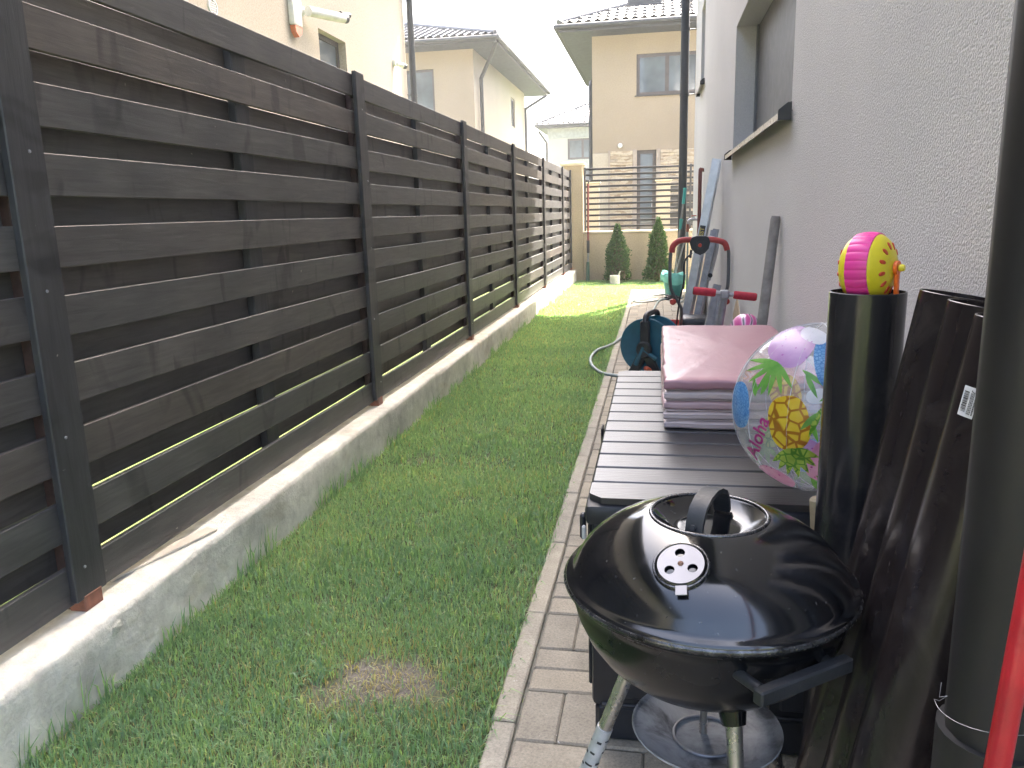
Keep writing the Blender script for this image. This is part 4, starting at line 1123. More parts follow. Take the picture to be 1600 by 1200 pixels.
def ball_text(txt, cx, cy, size, rot, mat, back=False, shear=0.25):
    cu = bpy.data.curves.new('lettering', 'FONT'); cu.body = txt; cu.size = size; cu.shear = shear; cu.align_x = 'CENTER'; cu.align_y = 'CENTER'; cu.offset = 0.004
    tmp = bpy.data.objects.new('lettering_tmp', cu); COL.objects.link(tmp)
    dg = bpy.context.evaluated_depsgraph_get(); me = bpy.data.meshes.new_from_object(tmp.evaluated_get(dg))
    bpy.data.objects.remove(tmp); bpy.data.curves.remove(cu)
    bm = bmesh.new(); bm.from_mesh(me)
    for v in bm.verts:
        a, b = v.co.x, v.co.y
        v.co = on_ball(cx+a*math.cos(rot)-b*math.sin(rot), cy+a*math.sin(rot)+b*math.cos(rot), back, 0.0018)
    bm.to_mesh(me); bm.free()
    return link('printed_lettering', me, mat, bskin)
ball_text('Aloha', -0.635, -0.40, 0.21, R(74), PR['magenta'])
ball_text('SAY', -0.78, 0.33, 0.17, R(-10), PR['orange'], True)
# seam rings and valve
for k in range(6):
    ax = math.pi*k/6
    MB().tube([BC + (BR+0.0006)*Vector((math.cos(t)*math.cos(ax), math.cos(t)*math.sin(ax), math.sin(t))) for t in [2*math.pi*i/72 for i in range(73)]], 0.0009, 4, False).build('seam', simple('seam_vinyl', (0.6, 0.6, 0.62), 0.3) if 'seam_vinyl' not in bpy.data.materials else bpy.data.materials['seam_vinyl'], bskin, sm=60, fix=False)

# ================================================================== kettle grill
GC = Vector((0.085, 1.199, 0.644)); GR = 0.225
def m_enamel(name='black_enamel', r0=0.09, r1=0.26):
    m, nt, bs = mat_new(name)
    vec = mapping(nt, 'Object')
    # dust specks and grey smudges on the black enamel
    sp = ramp(nt, [(0.70, (0, 0, 0)), (0.76, (1, 1, 1))], noise(nt, vec, 120, 2, 0.5))
    sm = ramp(nt, [(0.45, (0, 0, 0)), (0.75, (1, 1, 1))], noise(nt, vec, 7, 5, 0.6, 0.8))
    c = mix(nt, sm.outputs[0], (0.004, 0.0045, 0.006), (0.011, 0.0115, 0.013))
    c = mix(nt, sp.outputs[0], c, (0.06, 0.06, 0.062))
    nt.links.new(c, bs.inputs['Base Color'])
    rr = N(nt, 'ShaderNodeMapRange'); rr.inputs[3].default_value = r0; rr.inputs[4].default_value = r1
    nt.links.new(sm.outputs[0], rr.inputs[0]); nt.links.new(rr.outputs[0], bs.inputs['Roughness'])
    bs.inputs['Specular IOR Level'].default_value = 0.85 if r0 < 0.2 else 0.4
    bump(nt, bs, noise(nt, vec, 5, 2), 0.03, 0.02)
    return m
M['enamel'] = m_enamel(); M['enamel_bowl'] = m_enamel('dusty_enamel', 0.22, 0.42)

M['chrome'] = simple('polished_steel', (0.17, 0.17, 0.18), 0.3, 1.0, 0.06, 10)
M['rim'] = simple('scuffed_rim', (0.13, 0.13, 0.135), 0.26, 0.8, 0.5, 35, 0.25, 90)
M['black_plastic'] = simple('black_plastic', (0.022, 0.024, 0.027), 0.45, 0, 0.2, 25, 0.15, 150)
def m_ash():
    m, nt, bs = mat_new('ashy_aluminium')
    vec = mapping(nt, 'Object')
    a = noise(nt, vec, 14, 6, 0.65, 0.6)
    nt.links.new(ramp(nt, [(0.35, (0.09, 0.09, 0.095)), (0.5, (0.30, 0.305, 0.315)), (0.7, (0.46, 0.465, 0.48))], a).outputs[0], bs.inputs['Base Color'])
    bs.inputs['Roughness'].default_value = 0.5; bs.inputs['Metallic'].default_value = 0.15
    bump(nt, bs, noise(nt, vec, 60, 4), 0.3, 0.004)
    return m
gr_ = thing('kettle_grill', 'black round kettle charcoal grill with domed lid on steel legs', 'grill', (GC.x, GC.y, 0))
T = Matrix.Translation(GC)
prof = [(0.2215, -0.004), (0.2255, 0.0), (0.2265, 0.006), (0.223, 0.011), (0.2165, 0.013), (0.2125, 0.019), (0.2065, 0.031), (0.196, 0.047), (0.180, 0.0635), (0.160, 0.0785), (0.138, 0.0915), (0.115, 0.1015), (0.098, 0.107), (0.0905, 0.1085), (0.0875, 0.1075), (0.0835, 0.104), (0.072, 0.0955), (0.058, 0.0885), (0.05, 0.0865), (0.047, 0.0865), (0.0, 0.088)]
ld = MB().lathe(prof, 96, M=T).build('lid', M['enamel'], gr_, sm=50)
MB().lathe([(0.0895+0.0035*math.cos(a), 0.1080+0.0028*math.sin(a)) for a in [2*math.pi*k/10 for k in range(10)]], 72, M=T, close=True).build('ring_trim', M['rim'], ld, sm=60)
MB().lathe([(0.2235+0.0055*math.cos(a), 0.001+0.006*math.sin(a)) for a in [2*math.pi*k/10 for k in range(10)]], 96, M=T, close=True).build('lid_rim', M['rim'], ld, sm=60)
# strap handle bridging the recess
hp = [(-0.062, 0.094), (-0.058, 0.112), (-0.045, 0.131), (-0.024, 0.141), (0, 0.144), (0.024, 0.141), (0.045, 0.131), (0.058, 0.112), (0.062, 0.094)]
hv = []; hf = []
Hm = T @ Matrix.Rotation(R(66), 4, 'Z')
for i, (a, z) in enumerate(hp):
    th = 0.007
    nx, nz = (a/0.062*0.8, 0.6+0.4*(1-abs(a)/0.062)); l = math.hypot(nx, nz); nx, nz = nx/l, nz/l
    for w in (-0.0135, 0.0135): hv += [Hm @ Vector((a+nx*th/2, w, z+nz*th/2)), Hm @ Vector((a-nx*th/2, w, z-nz*th/2))]
for i in range(len(hp)-1):
    b = i*4
    hf += [(b, b+2, b+6, b+4), (b+1, b+5, b+7, b+3), (b, b+4, b+5, b+1), (b+2, b+3, b+7, b+6)]
hf += [(0, 1, 3, 2), (len(hv)-4, len(hv)-2, len(hv)-1, len(hv)-3)]
hnd = MB().add(hv, hf).build('lid_handle', M['black_plastic'], ld, sm=35)
for sgn in (-1, 1):
    c = Hm @ Vector((sgn*0.0625, 0, 0.107)); ax = (Hm.to_3x3() @ Vector((sgn, 0, 0.25)))
    MB().lathe([(0, 0.004), (0.0045, 0.004), (0.005, 0.0)], 6, M=axis_matrix(c+ax.normalized()*0.003, ax)).build('handle_bolt', M['anthracite'], ld)
# vent: position on the dome facing the garden
def lid_pt(az, r):
    for (r0, z0), (r1, z1) in zip(prof, prof[1:]):
        if r1 <= r <= r0 and z0 >= 0.013:
            t = (r0-r)/(r0-r1); z = z0+(z1-z0)*t
            n = Vector((-(z1-z0)*-1*math.cos(az), -(z1-z0)*-1*math.sin(az), (r0-r1))).normalized()
            return GC + Vector((r*math.cos(az), r*math.sin(az), z)), n
vaz = R(-108)
vp, vn = lid_pt(vaz, 0.150)
vM = axis_matrix(vp, vn, (1, 0, 0.0))
MB().lathe([(0.040, -0.012), (0.0405, 0.0), (0.039, 0.0025), (0.037, 0.0028), (0.0365, 0.001)], 48, M=vM).build('vent_bezel', M['rim'], ld, sm=50)
disc = MB()
seg = 72
# damper disc with three round holes cut as real openings
hol = [(0.0185*math.cos(R(a)), 0.0185*math.sin(R(a))) for a in (92, 212, 332)]
bmv = bmesh.new()
outer = [bmv.verts.new((0.033*math.cos(2*math.pi*k/48), 0.033*math.sin(2*math.pi*k/48), 0)) for k in range(48)]
ed = [bmv.edges.new((outer[k], outer[(k+1) % 48])) for k in range(48)]
for (hx, hy) in hol:
    rg = [bmv.verts.new((hx+0.0072*math.cos(2*math.pi*k/20), hy+0.0072*math.sin(2*math.pi*k/20), 0)) for k in range(20)]
    ed += [bmv.edges.new((rg[k], rg[(k+1) % 20])) for k in range(20)]
bmesh.ops.triangle_fill(bmv, edges=ed, use_beauty=True)
ge = bmesh.ops.extrude_face_region(bmv, geom=bmv.faces[:])
bmesh.ops.translate(bmv, verts=[v for v in ge['geom'] if isinstance(v, bmesh.types.BMVert)], vec=(0, 0, 0.0016))
bmesh.ops.recalc_face_normals(bmv, faces=bmv.faces[:])
bmesh.ops.transform(bmv, matrix=vM @ Matrix.Translation((0, 0, 0.0032)), verts=bmv.verts[:])
me = bpy.data.meshes.new('vent_disc'); bmv.to_mesh(me); bmv.free()
vd = link('vent_disc', me, M['chrome'], ld)
MB().lathe([(0.033, 0.003), (0.0345, 0.0055), (0.036, 0.003)], 48, M=vM).build('disc_rim', M['chrome'], vd, sm=60)
MB().lathe([(0, 0.0075), (0.003, 0.007), (0.0045, 0.0045)], 14, M=vM).build('rivet', simple('rusty_rivet', (0.22, 0.12, 0.08), 0.6, 0.3), vd, sm=50)
MB().bbox(-0.0085, 0.0085, -0.052, -0.036, 0.0035, 0.0052, 0.0007, M=vM).build('vent_tab', M['chrome'], vd)
MB().lathe([(0, -0.001), (0.036, -0.001), (0.036, 0.0008)], 32, M=vM).build('vent_backing', M['enamel'], ld)
# bowl
bprof = [(0.2205, -0.0045), (0.2235, -0.008), (0.2215, -0.012), (0.217, -0.014), (0.2145, -0.03), (0.207, -0.062), (0.193, -0.097), (0.171, -0.131), (0.142, -0.159), (0.108, -0.181), (0.07, -0.195), (0.03, -0.2015), (0.0, -0.2025)]
bprof = [(r_b, z_b*0.91) for r_b, z_b in bprof]
bw = MB().lathe(bprof, 96, M=T).build('bowl', M['enamel_bowl'], gr_, sm=60)
# side handle
h0, h1 = Vector((0.1345, 0.945, 0.606)), Vector((0.266, 1.045, 0.598))
hd_ = (h1-h0).normalized(); on = Vector((hd_.y, -hd_.x, 0))
hb = MB().bbox(-0.084, 0.084, -0.009, 0.009, -0.011, 0.011, 0.0025, M=Matrix.Translation((h0+h1)/2) @ Matrix.Rotation(math.atan2(hd_.y, hd_.x), 4, 'Z')).build('side_handle', M['black_plastic'], bw)
for p in (h0+hd_*0.012, h1-hd_*0.018):
    q = p-on*0.06
    MB().tube([p-on*0.008, q+Vector((0, 0, 0.0))], 0.008, 10).build('handle_standoff', M['black_plastic'], bw, sm=50, fix=False)
# second handle on the far side
h0b, h1b = Vector((0.02, 1.42, 0.553)), Vector((-0.10, 1.345, 0.553))
hdb = (h1b-h0b).normalized(); onb = Vector((hdb.y, -hdb.x, 0))
MB().bbox(-0.068, 0.068, -0.009, 0.009, -0.011, 0.011, 0.0025, M=Matrix.Translation((h0b+h1b)/2) @ Matrix.Rotation(math.atan2(hdb.y, hdb.x), 4, 'Z')).build('side_handle', M['black_plastic'], bw)
for p in (h0b+hdb*0.012, h1b-hdb*0.012):
    MB().tube([p-onb*0.008, p-onb*0.07], 0.008, 10).build('handle_standoff', M['black_plastic'], bw, sm=50, fix=False)
# legs and ash dish
M['leg'] = simple('leg_steel', (0.50, 0.48, 0.45), 0.27, 0.9, 0.15, 18, 0.08, 150)
legs = []
for az in (-72, 172, 48):
    d = Vector((math.cos(R(az)), math.sin(R(az)), 0))
    p0 = GC + d*0.115 + Vector((0, 0, -0.157)); p1 = Vector((GC.x, GC.y, 0)) + d*(0.285 if az != -72 else 0.20)
    lg = MB().tube([p0, p1], 0.0125, 16).build('leg', M['leg'], gr_, sm=40, fix=False); legs.append((p0, p1, lg))
    MB().tube([GC+d*0.10+Vector((0, 0, -0.138)), p0+(p1-p0)*0.05], 0.017, 16, radii=[0.026, 0.018]).build('leg_socket', M['enamel'], lg, sm=50, fix=False)
    MB().tube([p1+(p0-p1)*0.0, p1+(p0-p1)*0.03], 0.0155, 12).build('foot_cap', M['black_plastic'], lg, sm=50, fix=False)
p0, p1, lg = legs[1]
MB().tube([p0+(p1-p0)*0.30, p0+(p1-p0)*0.95], 0.0142, 16).build('plastic_sleeve', simple('frosted_film', (0.52, 0.53, 0.54), 0.3, 0.3, 0.15, 30), lg, sm=40, fix=False)
# printed film: rows of small dark marks on the sleeve
axl = (p1-p0).normalized(); rx = axl.cross(Vector((0, 1, 0))).normalized(); ry = axl.cross(rx)
for i in range(60):
    t = 0.34+i*0.0098; a0 = R(70*(i % 5)+random.uniform(0, 25)); a1 = a0+R(random.uniform(25, 60))
    c = p0+(p1-p0)*t; wv = axl*random.uniform(0.0012, 0.003)
    pts = [a0+(a1-a0)*k/4 for k in range(5)]
    v = [c+0.0146*(rx*math.cos(a)+ry*math.sin(a))-wv for a in pts]+[c+0.0146*(rx*math.cos(a)+ry*math.sin(a))+wv for a in pts]
    MB().add(v, [(k, k+1, k+6, k+5) for k in range(4)]).build('printed_mark', M['black_plastic'], lg, fix=False)
MB().lathe([(0.118, 0.014), (0.1205, 0.016), (0.1215, 0.014), (0.118, 0.010), (0.09, 0.0), (0.055, -0.008), (0.0, -0.009)], 64, M=Matrix.Translation((GC.x+0.004, GC.y-0.012, 0.372))).build('ash_dish', m_ash(), gr_, sm=60)
MB().lathe([(0.052+0.003*math.cos(a), 0.003*math.sin(a)-0.005) for a in [2*math.pi*k/8 for k in range(8)]], 48, M=Matrix.Translation((GC.x+0.004, GC.y-0.012, 0.372)), close=True).build('dish_ring', M['alu_dull'], gr_, sm=60)
MB().tube([(GC.x, GC.y, 0.44), (GC.x, GC.y, 0.36)], 0.006, 10).build('centre_rod', M['leg'], gr_, sm=50, fix=False)

# light wooden handle between grill and box
wh = thing('wooden_stick', 'light wooden stick poking up between the grill and the storage box', 'stick', (0.372, 1.585, 0))
MB().tube([(0.372, 1.585, 0.0), (0.320, 1.555, 0.605), (0.316, 1.553, 0.652), (0.3155, 1.553, 0.657)], 0.0135, 12, radii=[0.0135, 0.0135, 0.0135, 0.009]).build('handle', simple('pale_beech', (0.52, 0.42, 0.27), 0.55, 0, 0.12, 25), wh, sm=40, fix=False)

# ================================================================== brown plastic pipes
def m_pvc(name, col, rough=0.2):
    m, nt, bs = mat_new(name)
    vec = mapping(nt, 'Object', (14, 14, 1.2), rnd=True)
    st = noise(nt, vec, 6, 5, 0.65, 0.3)
    nt.links.new(ramp(nt, [(0.3, tuple(c*0.9 for c in col)), (0.62, col), (0.8, tuple(c*1.25 for c in col))], st).outputs[0], bs.inputs['Base Color'])
    rr = N(nt, 'ShaderNodeMapRange'); rr.inputs[3].default_value = rough*0.75; rr.inputs[4].default_value = rough*1.5
    nt.links.new(st, rr.inputs[0]); nt.links.new(rr.outputs[0], bs.inputs['Roughness'])
    sc = ramp(nt, [(0.735, (0, 0, 0)), (0.76, (1, 1, 1))], noise(nt, mapping(nt, 'Object', (60, 60, 8), rnd=True), 2.0, 3))
    dst = ramp(nt, [(0.5, (0, 0, 0)), (0.85, (1, 1, 1))], noise(nt, mapping(nt, 'Object', rnd=True), 7, 6, 0.7, 0.8))
    base_c = bs.inputs['Base Color'].links[0].from_socket
    fsc = N(nt, 'ShaderNodeMath', operation='MULTIPLY'); fsc.inputs[1].default_value = 0.5
    nt.links.new(sc.outputs[0], fsc.inputs[0])
    cc = mix(nt, fsc.outputs[0], base_c, (0.16, 0.15, 0.15))
    fd = N(nt, 'ShaderNodeMath', operation='MULTIPLY'); fd.inputs[1].default_value = 0.35
    nt.links.new(dst.outputs[0], fd.inputs[0])
    nt.links.new(mix(nt, fd.outputs[0], cc, (0.11, 0.10, 0.095)), bs.inputs['Base Color'])
    bump(nt, bs, sc.outputs[0], 0.06, 0.001)
    return m
M['pvc'] = m_pvc('brown_pvc', (0.020, 0.0155, 0.016))
M['pvc_grey'] = m_pvc('charcoal_pvc', (0.020, 0.0195, 0.022))
def open_pipe(name, label, base, top, r, mat, group=None, wall=0.003):
    base, top = Vector(base), Vector(top); L = (top-base).length
    t = thing(name, label, 'pipe', base, group)
    Mx = axis_matrix(base, top-base, (0, -1, 0))
    MB().lathe([(r-wall, 0), (r, 0), (r, L*0.33), (r, L*0.66), (r, L-0.001), (r-0.001, L), (r-wall, L), (r-wall, L*0.5)], 64, M=Mx, close=True).build('pipe_wall', mat, t, sm=40)
    return t, Mx, L
open_pipe('plastic_pipe', 'upright dark plastic pipe with a yellow and pink toy in its mouth', (0.356, 1.456, 0.0), (0.3615, 1.458, 1.072), 0.0625, M['pvc_grey'])
lean = [((0.288, 1.318, 0.006), (0.4655, 1.314, 1.078), 'brown plastic pipe leaning on the wall, farthest of the leaning three', 0.0625),
        ((0.288, 1.190, 0.006), (0.4645, 1.187, 1.076), 'brown plastic pipe leaning on the wall, middle of the leaning three', 0.0625),
        ((0.275, 1.058, 0.006), (0.4535, 1.056, 1.072), 'brown plastic pipe with a white barcode label, leaning nearest the grey downspout', 0.0625)]
for b_, t_, lab, r_ in lean:
    lp, Mx, L = open_pipe('plastic_pipe', lab, b_, t_, r_, M['pvc'], 'brown pipes leaning on the house wall')
# sticker on the nearest leaning pipe
def on_pipe(ang, z, off): return Mx @ Vector((( r_+off)*math.cos(ang), (r_+off)*math.sin(ang), z))
sa, sz = R(-22), L-0.118
def pipe_patch(a0, a1, z0, z1, off, n=5):
    v = []; f = []
    for i in range(n+1):
        a = a0+(a1-a0)*i/n; v += [on_pipe(a, z0, off), on_pipe(a, z1, off)]
    for i in range(n): f.append((2*i, 2*i+2, 2*i+3, 2*i+1))
    return MB().add(v, f)
SA0, SA1, SZ0, SZ1 = R(-75), R(-54), L-0.124, L-0.086
st = pipe_patch(SA0, SA1, SZ0, SZ1, 0.0006).build('price_label', simple('label_paper', (0.74, 0.76, 0.80), 0.45, 0, 0.04), lp, fix=False)
inkm = simple('label_ink', (0.03, 0.03, 0.035), 0.6)
ink = MB(); rr_ = random.Random(4); zz = SZ0+0.006
da = SA1-SA0
while zz < SZ1-0.007:
    w_ = rr_.choice([0.0005, 0.0009, 0.0014]); q = pipe_patch(SA0+da*0.12, SA0+da*0.46, zz, zz+w_, 0.001, 2); ink.add(q.v, q.f); zz += w_+rr_.choice([0.0005, 0.0009])
for k, fr in enumerate((0.58, 0.66, 0.74, 0.86)):
    zz = SZ0+0.004
    while zz < SZ1-0.005:
        w_ = rr_.uniform(0.001, 0.0025); th = 0.05 if k < 3 else 0.075
        q = pipe_patch(SA0+da*fr, SA0+da*(fr+th), zz, zz+w_, 0.001, 1); ink.add(q.v, q.f); zz += w_+0.0007*(1 if k < 3 else 0.6)
ink.build('barcode_print', inkm, st, fix=False)

# ================================================================== toy in the pipe mouth
toy = thing('water_toy', 'yellow and pink round plastic toy sitting in the mouth of the upright pipe', 'toy', (0.358, 1.46, 1.06))
ty = simple('toy_yellow', (0.80, 0.68, 0.03), 0.34, 0, 0.05, 10); tpk = simple('toy_pink', (0.80, 0.05, 0.32), 0.34, 0, 0.05, 10)
tor = simple('toy_orange', (0.85, 0.16, 0.02), 0.34, 0, 0.05, 10); trd = simple('toy_red', (0.62, 0.06, 0.02), 0.5, 0, 0.1, 10)
TM = axis_matrix((0.3595, 1.459, 1.112), (0.83, -0.555, 0.03), (0, 0, 1))     # local z = wheel axle
RT = 0.0600
def half(sg):
    p = [(0.0, 0.044), (0.012, 0.0435), (0.026, 0.041), (0.038, 0.0365), (0.048, 0.030), (0.0545, 0.0225), (0.058, 0.0165), (0.058, 0.0155)]
    return [(r, z*sg) for r, z in p]
sides = [MB().lathe(half(sg), 48, M=TM).build('side_shell', ty, toy, sm=60) for sg in (1, -1)]
bv = []; bf = []; nb = 120; sec = [(0.056, -0.0185), (0.0590, -0.018), (0.0612, -0.009), (0.0618, 0), (0.0612, 0.009), (0.0590, 0.018), (0.056, 0.0185)]
for k in range(nb):
    a = 2*math.pi*k/nb; dr = -0.0012 if k % 5 == 0 else 0.0
    for r, z in sec: bv.append(TM @ Vector(((r+dr)*math.cos(a), (r+dr)*math.sin(a), z)))
ns_ = len(sec)
for k in range(nb):
    k2 = (k+1) % nb
    for i in range(ns_-1): bf.append((k*ns_+i, k2*ns_+i, k2*ns_+i+1, k*ns_+i+1))
MB().add(bv, bf).build('ribbed_band', tpk, toy, sm=35)
def shell_pt(a, r, sg):
    pr = half(sg)
    for (r0, z0), (r1, z1) in zip(pr, pr[1:]):
        if r0 <= r <= r1:
            t = (r-r0)/(r1-r0); n = Vector((-(z1-z0)*sg*math.cos(a), -(z1-z0)*sg*math.sin(a), (r1-r0)*sg)).normalized()
            return Vector((r*math.cos(a), r*math.sin(a), z0+(z1-z0)*t)), n
for sg, sh in ((1, sides[0]), (-1, sides[1])):
    for k in range(12):
        a = 2*math.pi*k/12+0.2
        p, n = shell_pt(a, 0.0375, sg)
        rad = Vector((math.cos(a), math.sin(a), 0)); rad = (rad-rad.dot(n)*n).normalized()
        Sm = axis_matrix(p, n, rad)
        MB().lathe([(0, 0.0012), (0.8, 0.0010), (1.0, -0.0008)], 16, M=TM @ Sm @ Matrix.Diagonal((0.0078, 0.0038, 1, 1))).build('seed_hole', trd, sh, sm=50)
brk = MB().bbox(-0.062, 0.006, -0.006, 0.006, 0.0445, 0.051, 0.002, M=TM).bbox(-0.075, -0.05, -0.012, 0.012, 0.03, 0.049, 0.003, M=TM).build('orange_bracket', tor, toy)
MB().lathe([(0, 0.060), (0.005, 0.0595), (0.006, 0.056), (0.006, 0.0515)], 18, M=TM).build('axle_knob', ty, brk, sm=40)
MB().lathe([(0.012, 0.0445), (0.012, 0.0505), (0, 0.0508)], 24, M=TM).build('axle_hub', tor, brk, sm=40)
MB().bbox(-0.075, -0.05, -0.012, 0.012, -0.049, -0.03, 0.003, M=TM).build('orange_bracket', tor, toy)

# red pole by the downspout
rd = thing('slanted_red_pole', 'bright red pole leaning at the right edge before the grey downspout', 'pole', (0.229, 0.610, 0))
MB().tube([(0.229, 0.610, 0.0), (0.368, 0.749, 1.25), (0.401, 0.782, 1.55)], 0.0105, 16).build('shaft', simple('red_gloss_paint', (0.42, 0.018, 0.026), 0.32, 0, 0.22, 14, 0.15, 120), rd, sm=40, fix=False)
MB().tube([(0.401, 0.782, 1.55), (0.4025, 0.7835, 1.565)], 0.0115, 16).build('end_cap', M['black_plastic'], rd, sm=40, fix=False)

# ================================================================== things behind the box
MET = simple('grey_tube', (0.16, 0.165, 0.175), 0.35, 0.6, 0.12, 12)
GRIP = simple('red_grip_foam', (0.42, 0.055, 0.05), 0.6, 0, 0.12, 30, 0.2, 200)
def mower():
    y = 5.9
    t = thing('lawn_mower', 'lawn mower with grey tube handle, red grips and black switch box', 'lawn mower', (0.3, 6.5, 0))
    base = [(0.185, y+0.25, 0.28), (0.185, y+0.08, 0.47), (0.175, y+0.05, 0.52), (0.12, y+0.02, 0.615), (0.098, y, 0.70), (0.098, y, 0.90), (0.115, y, 0.965), (0.16, y, 0.998), (0.24, y, 1.004), (0.35, y, 1.004), (0.42, y, 0.996), (0.475, y, 0.975), (0.502, y, 0.93), (0.508, y, 0.87), (0.508, y, 0.68), (0.49, y+0.02, 0.615), (0.44, y+0.05, 0.52), (0.43, y+0.08, 0.47), (0.43, y+0.25, 0.28)]
    h = MB().tube(spline(base, 5), 0.0125, 12).build('handle_tube', MET, t, sm=50, fix=False)
    MB().tube(spline([(0.108, y, 0.915), (0.115, y, 0.96), (0.16, y, 0.998), (0.245, y, 1.004)], 6), 0.0205, 12).build('grip', GRIP, h, sm=50, fix=False)
    MB().tube(spline([(0.36, y, 1.004), (0.42, y, 0.996), (0.475, y, 0.975), (0.497, y, 0.925)], 6), 0.0205, 12).build('grip', GRIP, h, sm=50, fix=False)
    poly = [(0.232, 0.985), (0.245, 1.02), (0.275, 1.03), (0.335, 1.03), (0.362, 1.02), (0.374, 0.985), (0.365, 0.94), (0.34, 0.91), (0.305, 0.895), (0.27, 0.91), (0.243, 0.94)]
    sb = MB().prism(poly, 1, y-0.045, y+0.035).build('switch_box', M['black_plastic'], t)
    MB().lathe([(0, 0.008), (0.012, 0.007), (0.0145, 0)], 20, M=axis_matrix((0.303, y-0.0455, 0.965), (0, -1, 0))).build('switch_button', simple('red_button', (0.6, 0.06, 0.03), 0.4), sb, sm=50)
    MB().prism([(0.275, 0.99), (0.335, 0.99), (0.325, 0.935), (0.285, 0.935)], 1, y-0.0475, y-0.0452).build('switch_plate', M['anthracite'], sb)
    MB().tube([(0.245, y, 0.93), (0.238, y-0.01, 0.875)], 0.009, 8).build('bail_hook', M['black_plastic'], sb, sm=50, fix=False)
    for x_, z_ in ((0.128, 0.555), (0.498, 0.555)):
        MB().lathe([(0, 0.03), (0.018, 0.028), (0.024, 0.015), (0.02, 0.0)], 14, M=axis_matrix((x_, y+0.02, z_), (-0.6 if x_ < 0.3 else 0.4, -0.9, 0))).build('clamp_knob', simple('red_knob', (0.5, 0.05, 0.035), 0.4) if 'red_knob' not in bpy.data.materials else bpy.data.materials['red_knob'], h, sm=50)
    MB().tube(spline([(0.25, y-0.02, 0.91), (0.20, y-0.03, 0.85), (0.195, y-0.02, 0.70), (0.165, y, 0.55), (0.15, y+0.1, 0.35)], 6), 0.006, 8).build('power_cable', M['black_plastic'], t, sm=50, fix=False)
    rdm = simple('mower_red', (0.50, 0.03, 0.03), 0.35)
    dk = MB().bbox(0.10, 0.50, y+0.16, y+0.68, 0.10, 0.27, 0.05, 3).build('deck', rdm, t, sm=50)
    MB().bbox(0.19, 0.41, y+0.28, y+0.54, 0.271, 0.40, 0.04, 3).build('motor_cover', M['black_plastic'], t, sm=50)
    for x_ in (0.085, 0.515):
        for y_ in (y+0.22, y+0.60):
            w_ = MB().lathe([(0.03, -0.02), (0.075, -0.022), (0.085, -0.014), (0.085, 0.014), (0.075, 0.022), (0.03, 0.02)], 28, M=axis_matrix((x_ if x_ < 0.3 else 0.5, y_, 0.086), (1, 0, 0))).build('wheel', M['black_plastic'], t, sm=50)
            MB().lathe([(0, 0.021), (0.028, 0.02), (0.03, -0.02), (0, -0.021)], 20, M=axis_matrix((x_ if x_ < 0.3 else 0.5, y_, 0.086), (1, 0, 0))).build('hub_cap', M['alu_dull'], w_, sm=50)
mower()

def scooter():
    y = 3.9
    t = thing('kick_scooter', 'kick scooter with a T handlebar and red foam grips', 'scooter', (0.33, 4.1, 0))
    c = Vector((0.322, y, 0.818)); d = Vector((0.145, 0, -0.017)).normalized()
    hb = MB().tube([c-d*0.13, c+d*0.13], 0.0115, 12).build('handlebar', M['alu_dull'], t, sm=50, fix=False)
    for s_ in (-1, 1):
        g_ = MB().tube([c+d*0.042*s_, c+d*0.05*s_, c+d*0.142*s_, c+d*0.148*s_], 0.019, 16, radii=[0.017, 0.0195, 0.0195, 0.017]).build('foam_grip', GRIP if False else simple('red_foam', (0.45, 0.03, 0.05), 0.8, 0, 0.15, 40, 0.4, 250) if 'red_foam' not in bpy.data.materials else bpy.data.materials['red_foam'], hb, sm=50, fix=False)
        MB().tube([c+d*0.1481*s_, c+d*0.150*s_], 0.0155, 14).build('end_plug', M['black_plastic'], g_, sm=50, fix=False)
    MB().bbox(-0.02, 0.02, -0.018, 0.018, -0.022, 0.018, 0.005, M=Matrix.Translation(c)).build('stem_clamp', M['alu_dull'], t)
    MB().tube([c+Vector((0, 0, -0.02)), (0.285, y+0.03, 0.50), (0.25, y+0.06, 0.12)], 0.0155, 14).build('stem', M['alu_dull'], t, sm=50, fix=False)
    MB().bbox(0.20, 0.30, y+0.1, y+0.55, 0.085, 0.10, 0.006).build('footboard', M['alu_dull'], t)
    for yy in (y+0.06, y+0.60):
        MB().lathe([(0.03, -0.012), (0.05, -0.014), (0.055, 0), (0.05, 0.014), (0.03, 0.012)], 24, M=axis_matrix((0.25, yy, 0.056), (1, 0, 0))).build('wheel', M['black_plastic'], t, sm=50)
    MB().tube([(0.25, y+0.05, 0.056), (0.25, y+0.07, 0.14)], 0.02, 10).build('fork', M['alu_dull'], t, sm=50, fix=False)
scooter()

GREYWOOD = simple('weathered_wood', (0.27, 0.25, 0.23), 0.8, 0, 0.2, 18, 0.4, 60)
pk = thing('weathered_post', 'grey weathered wooden pole leaning on the stucco wall behind the mat', 'pole', (0.39, 3.62, 0))
MB().tube([(0.395, 3.62, 0.0), (0.47, 3.64, 0.75), (0.507, 3.65, 1.165), (0.5085, 3.65, 1.18)], 0.0225, 14, radii=[0.0225, 0.0228, 0.0215, 0.018]).build('shaft', GREYWOOD, pk, sm=40, fix=False)

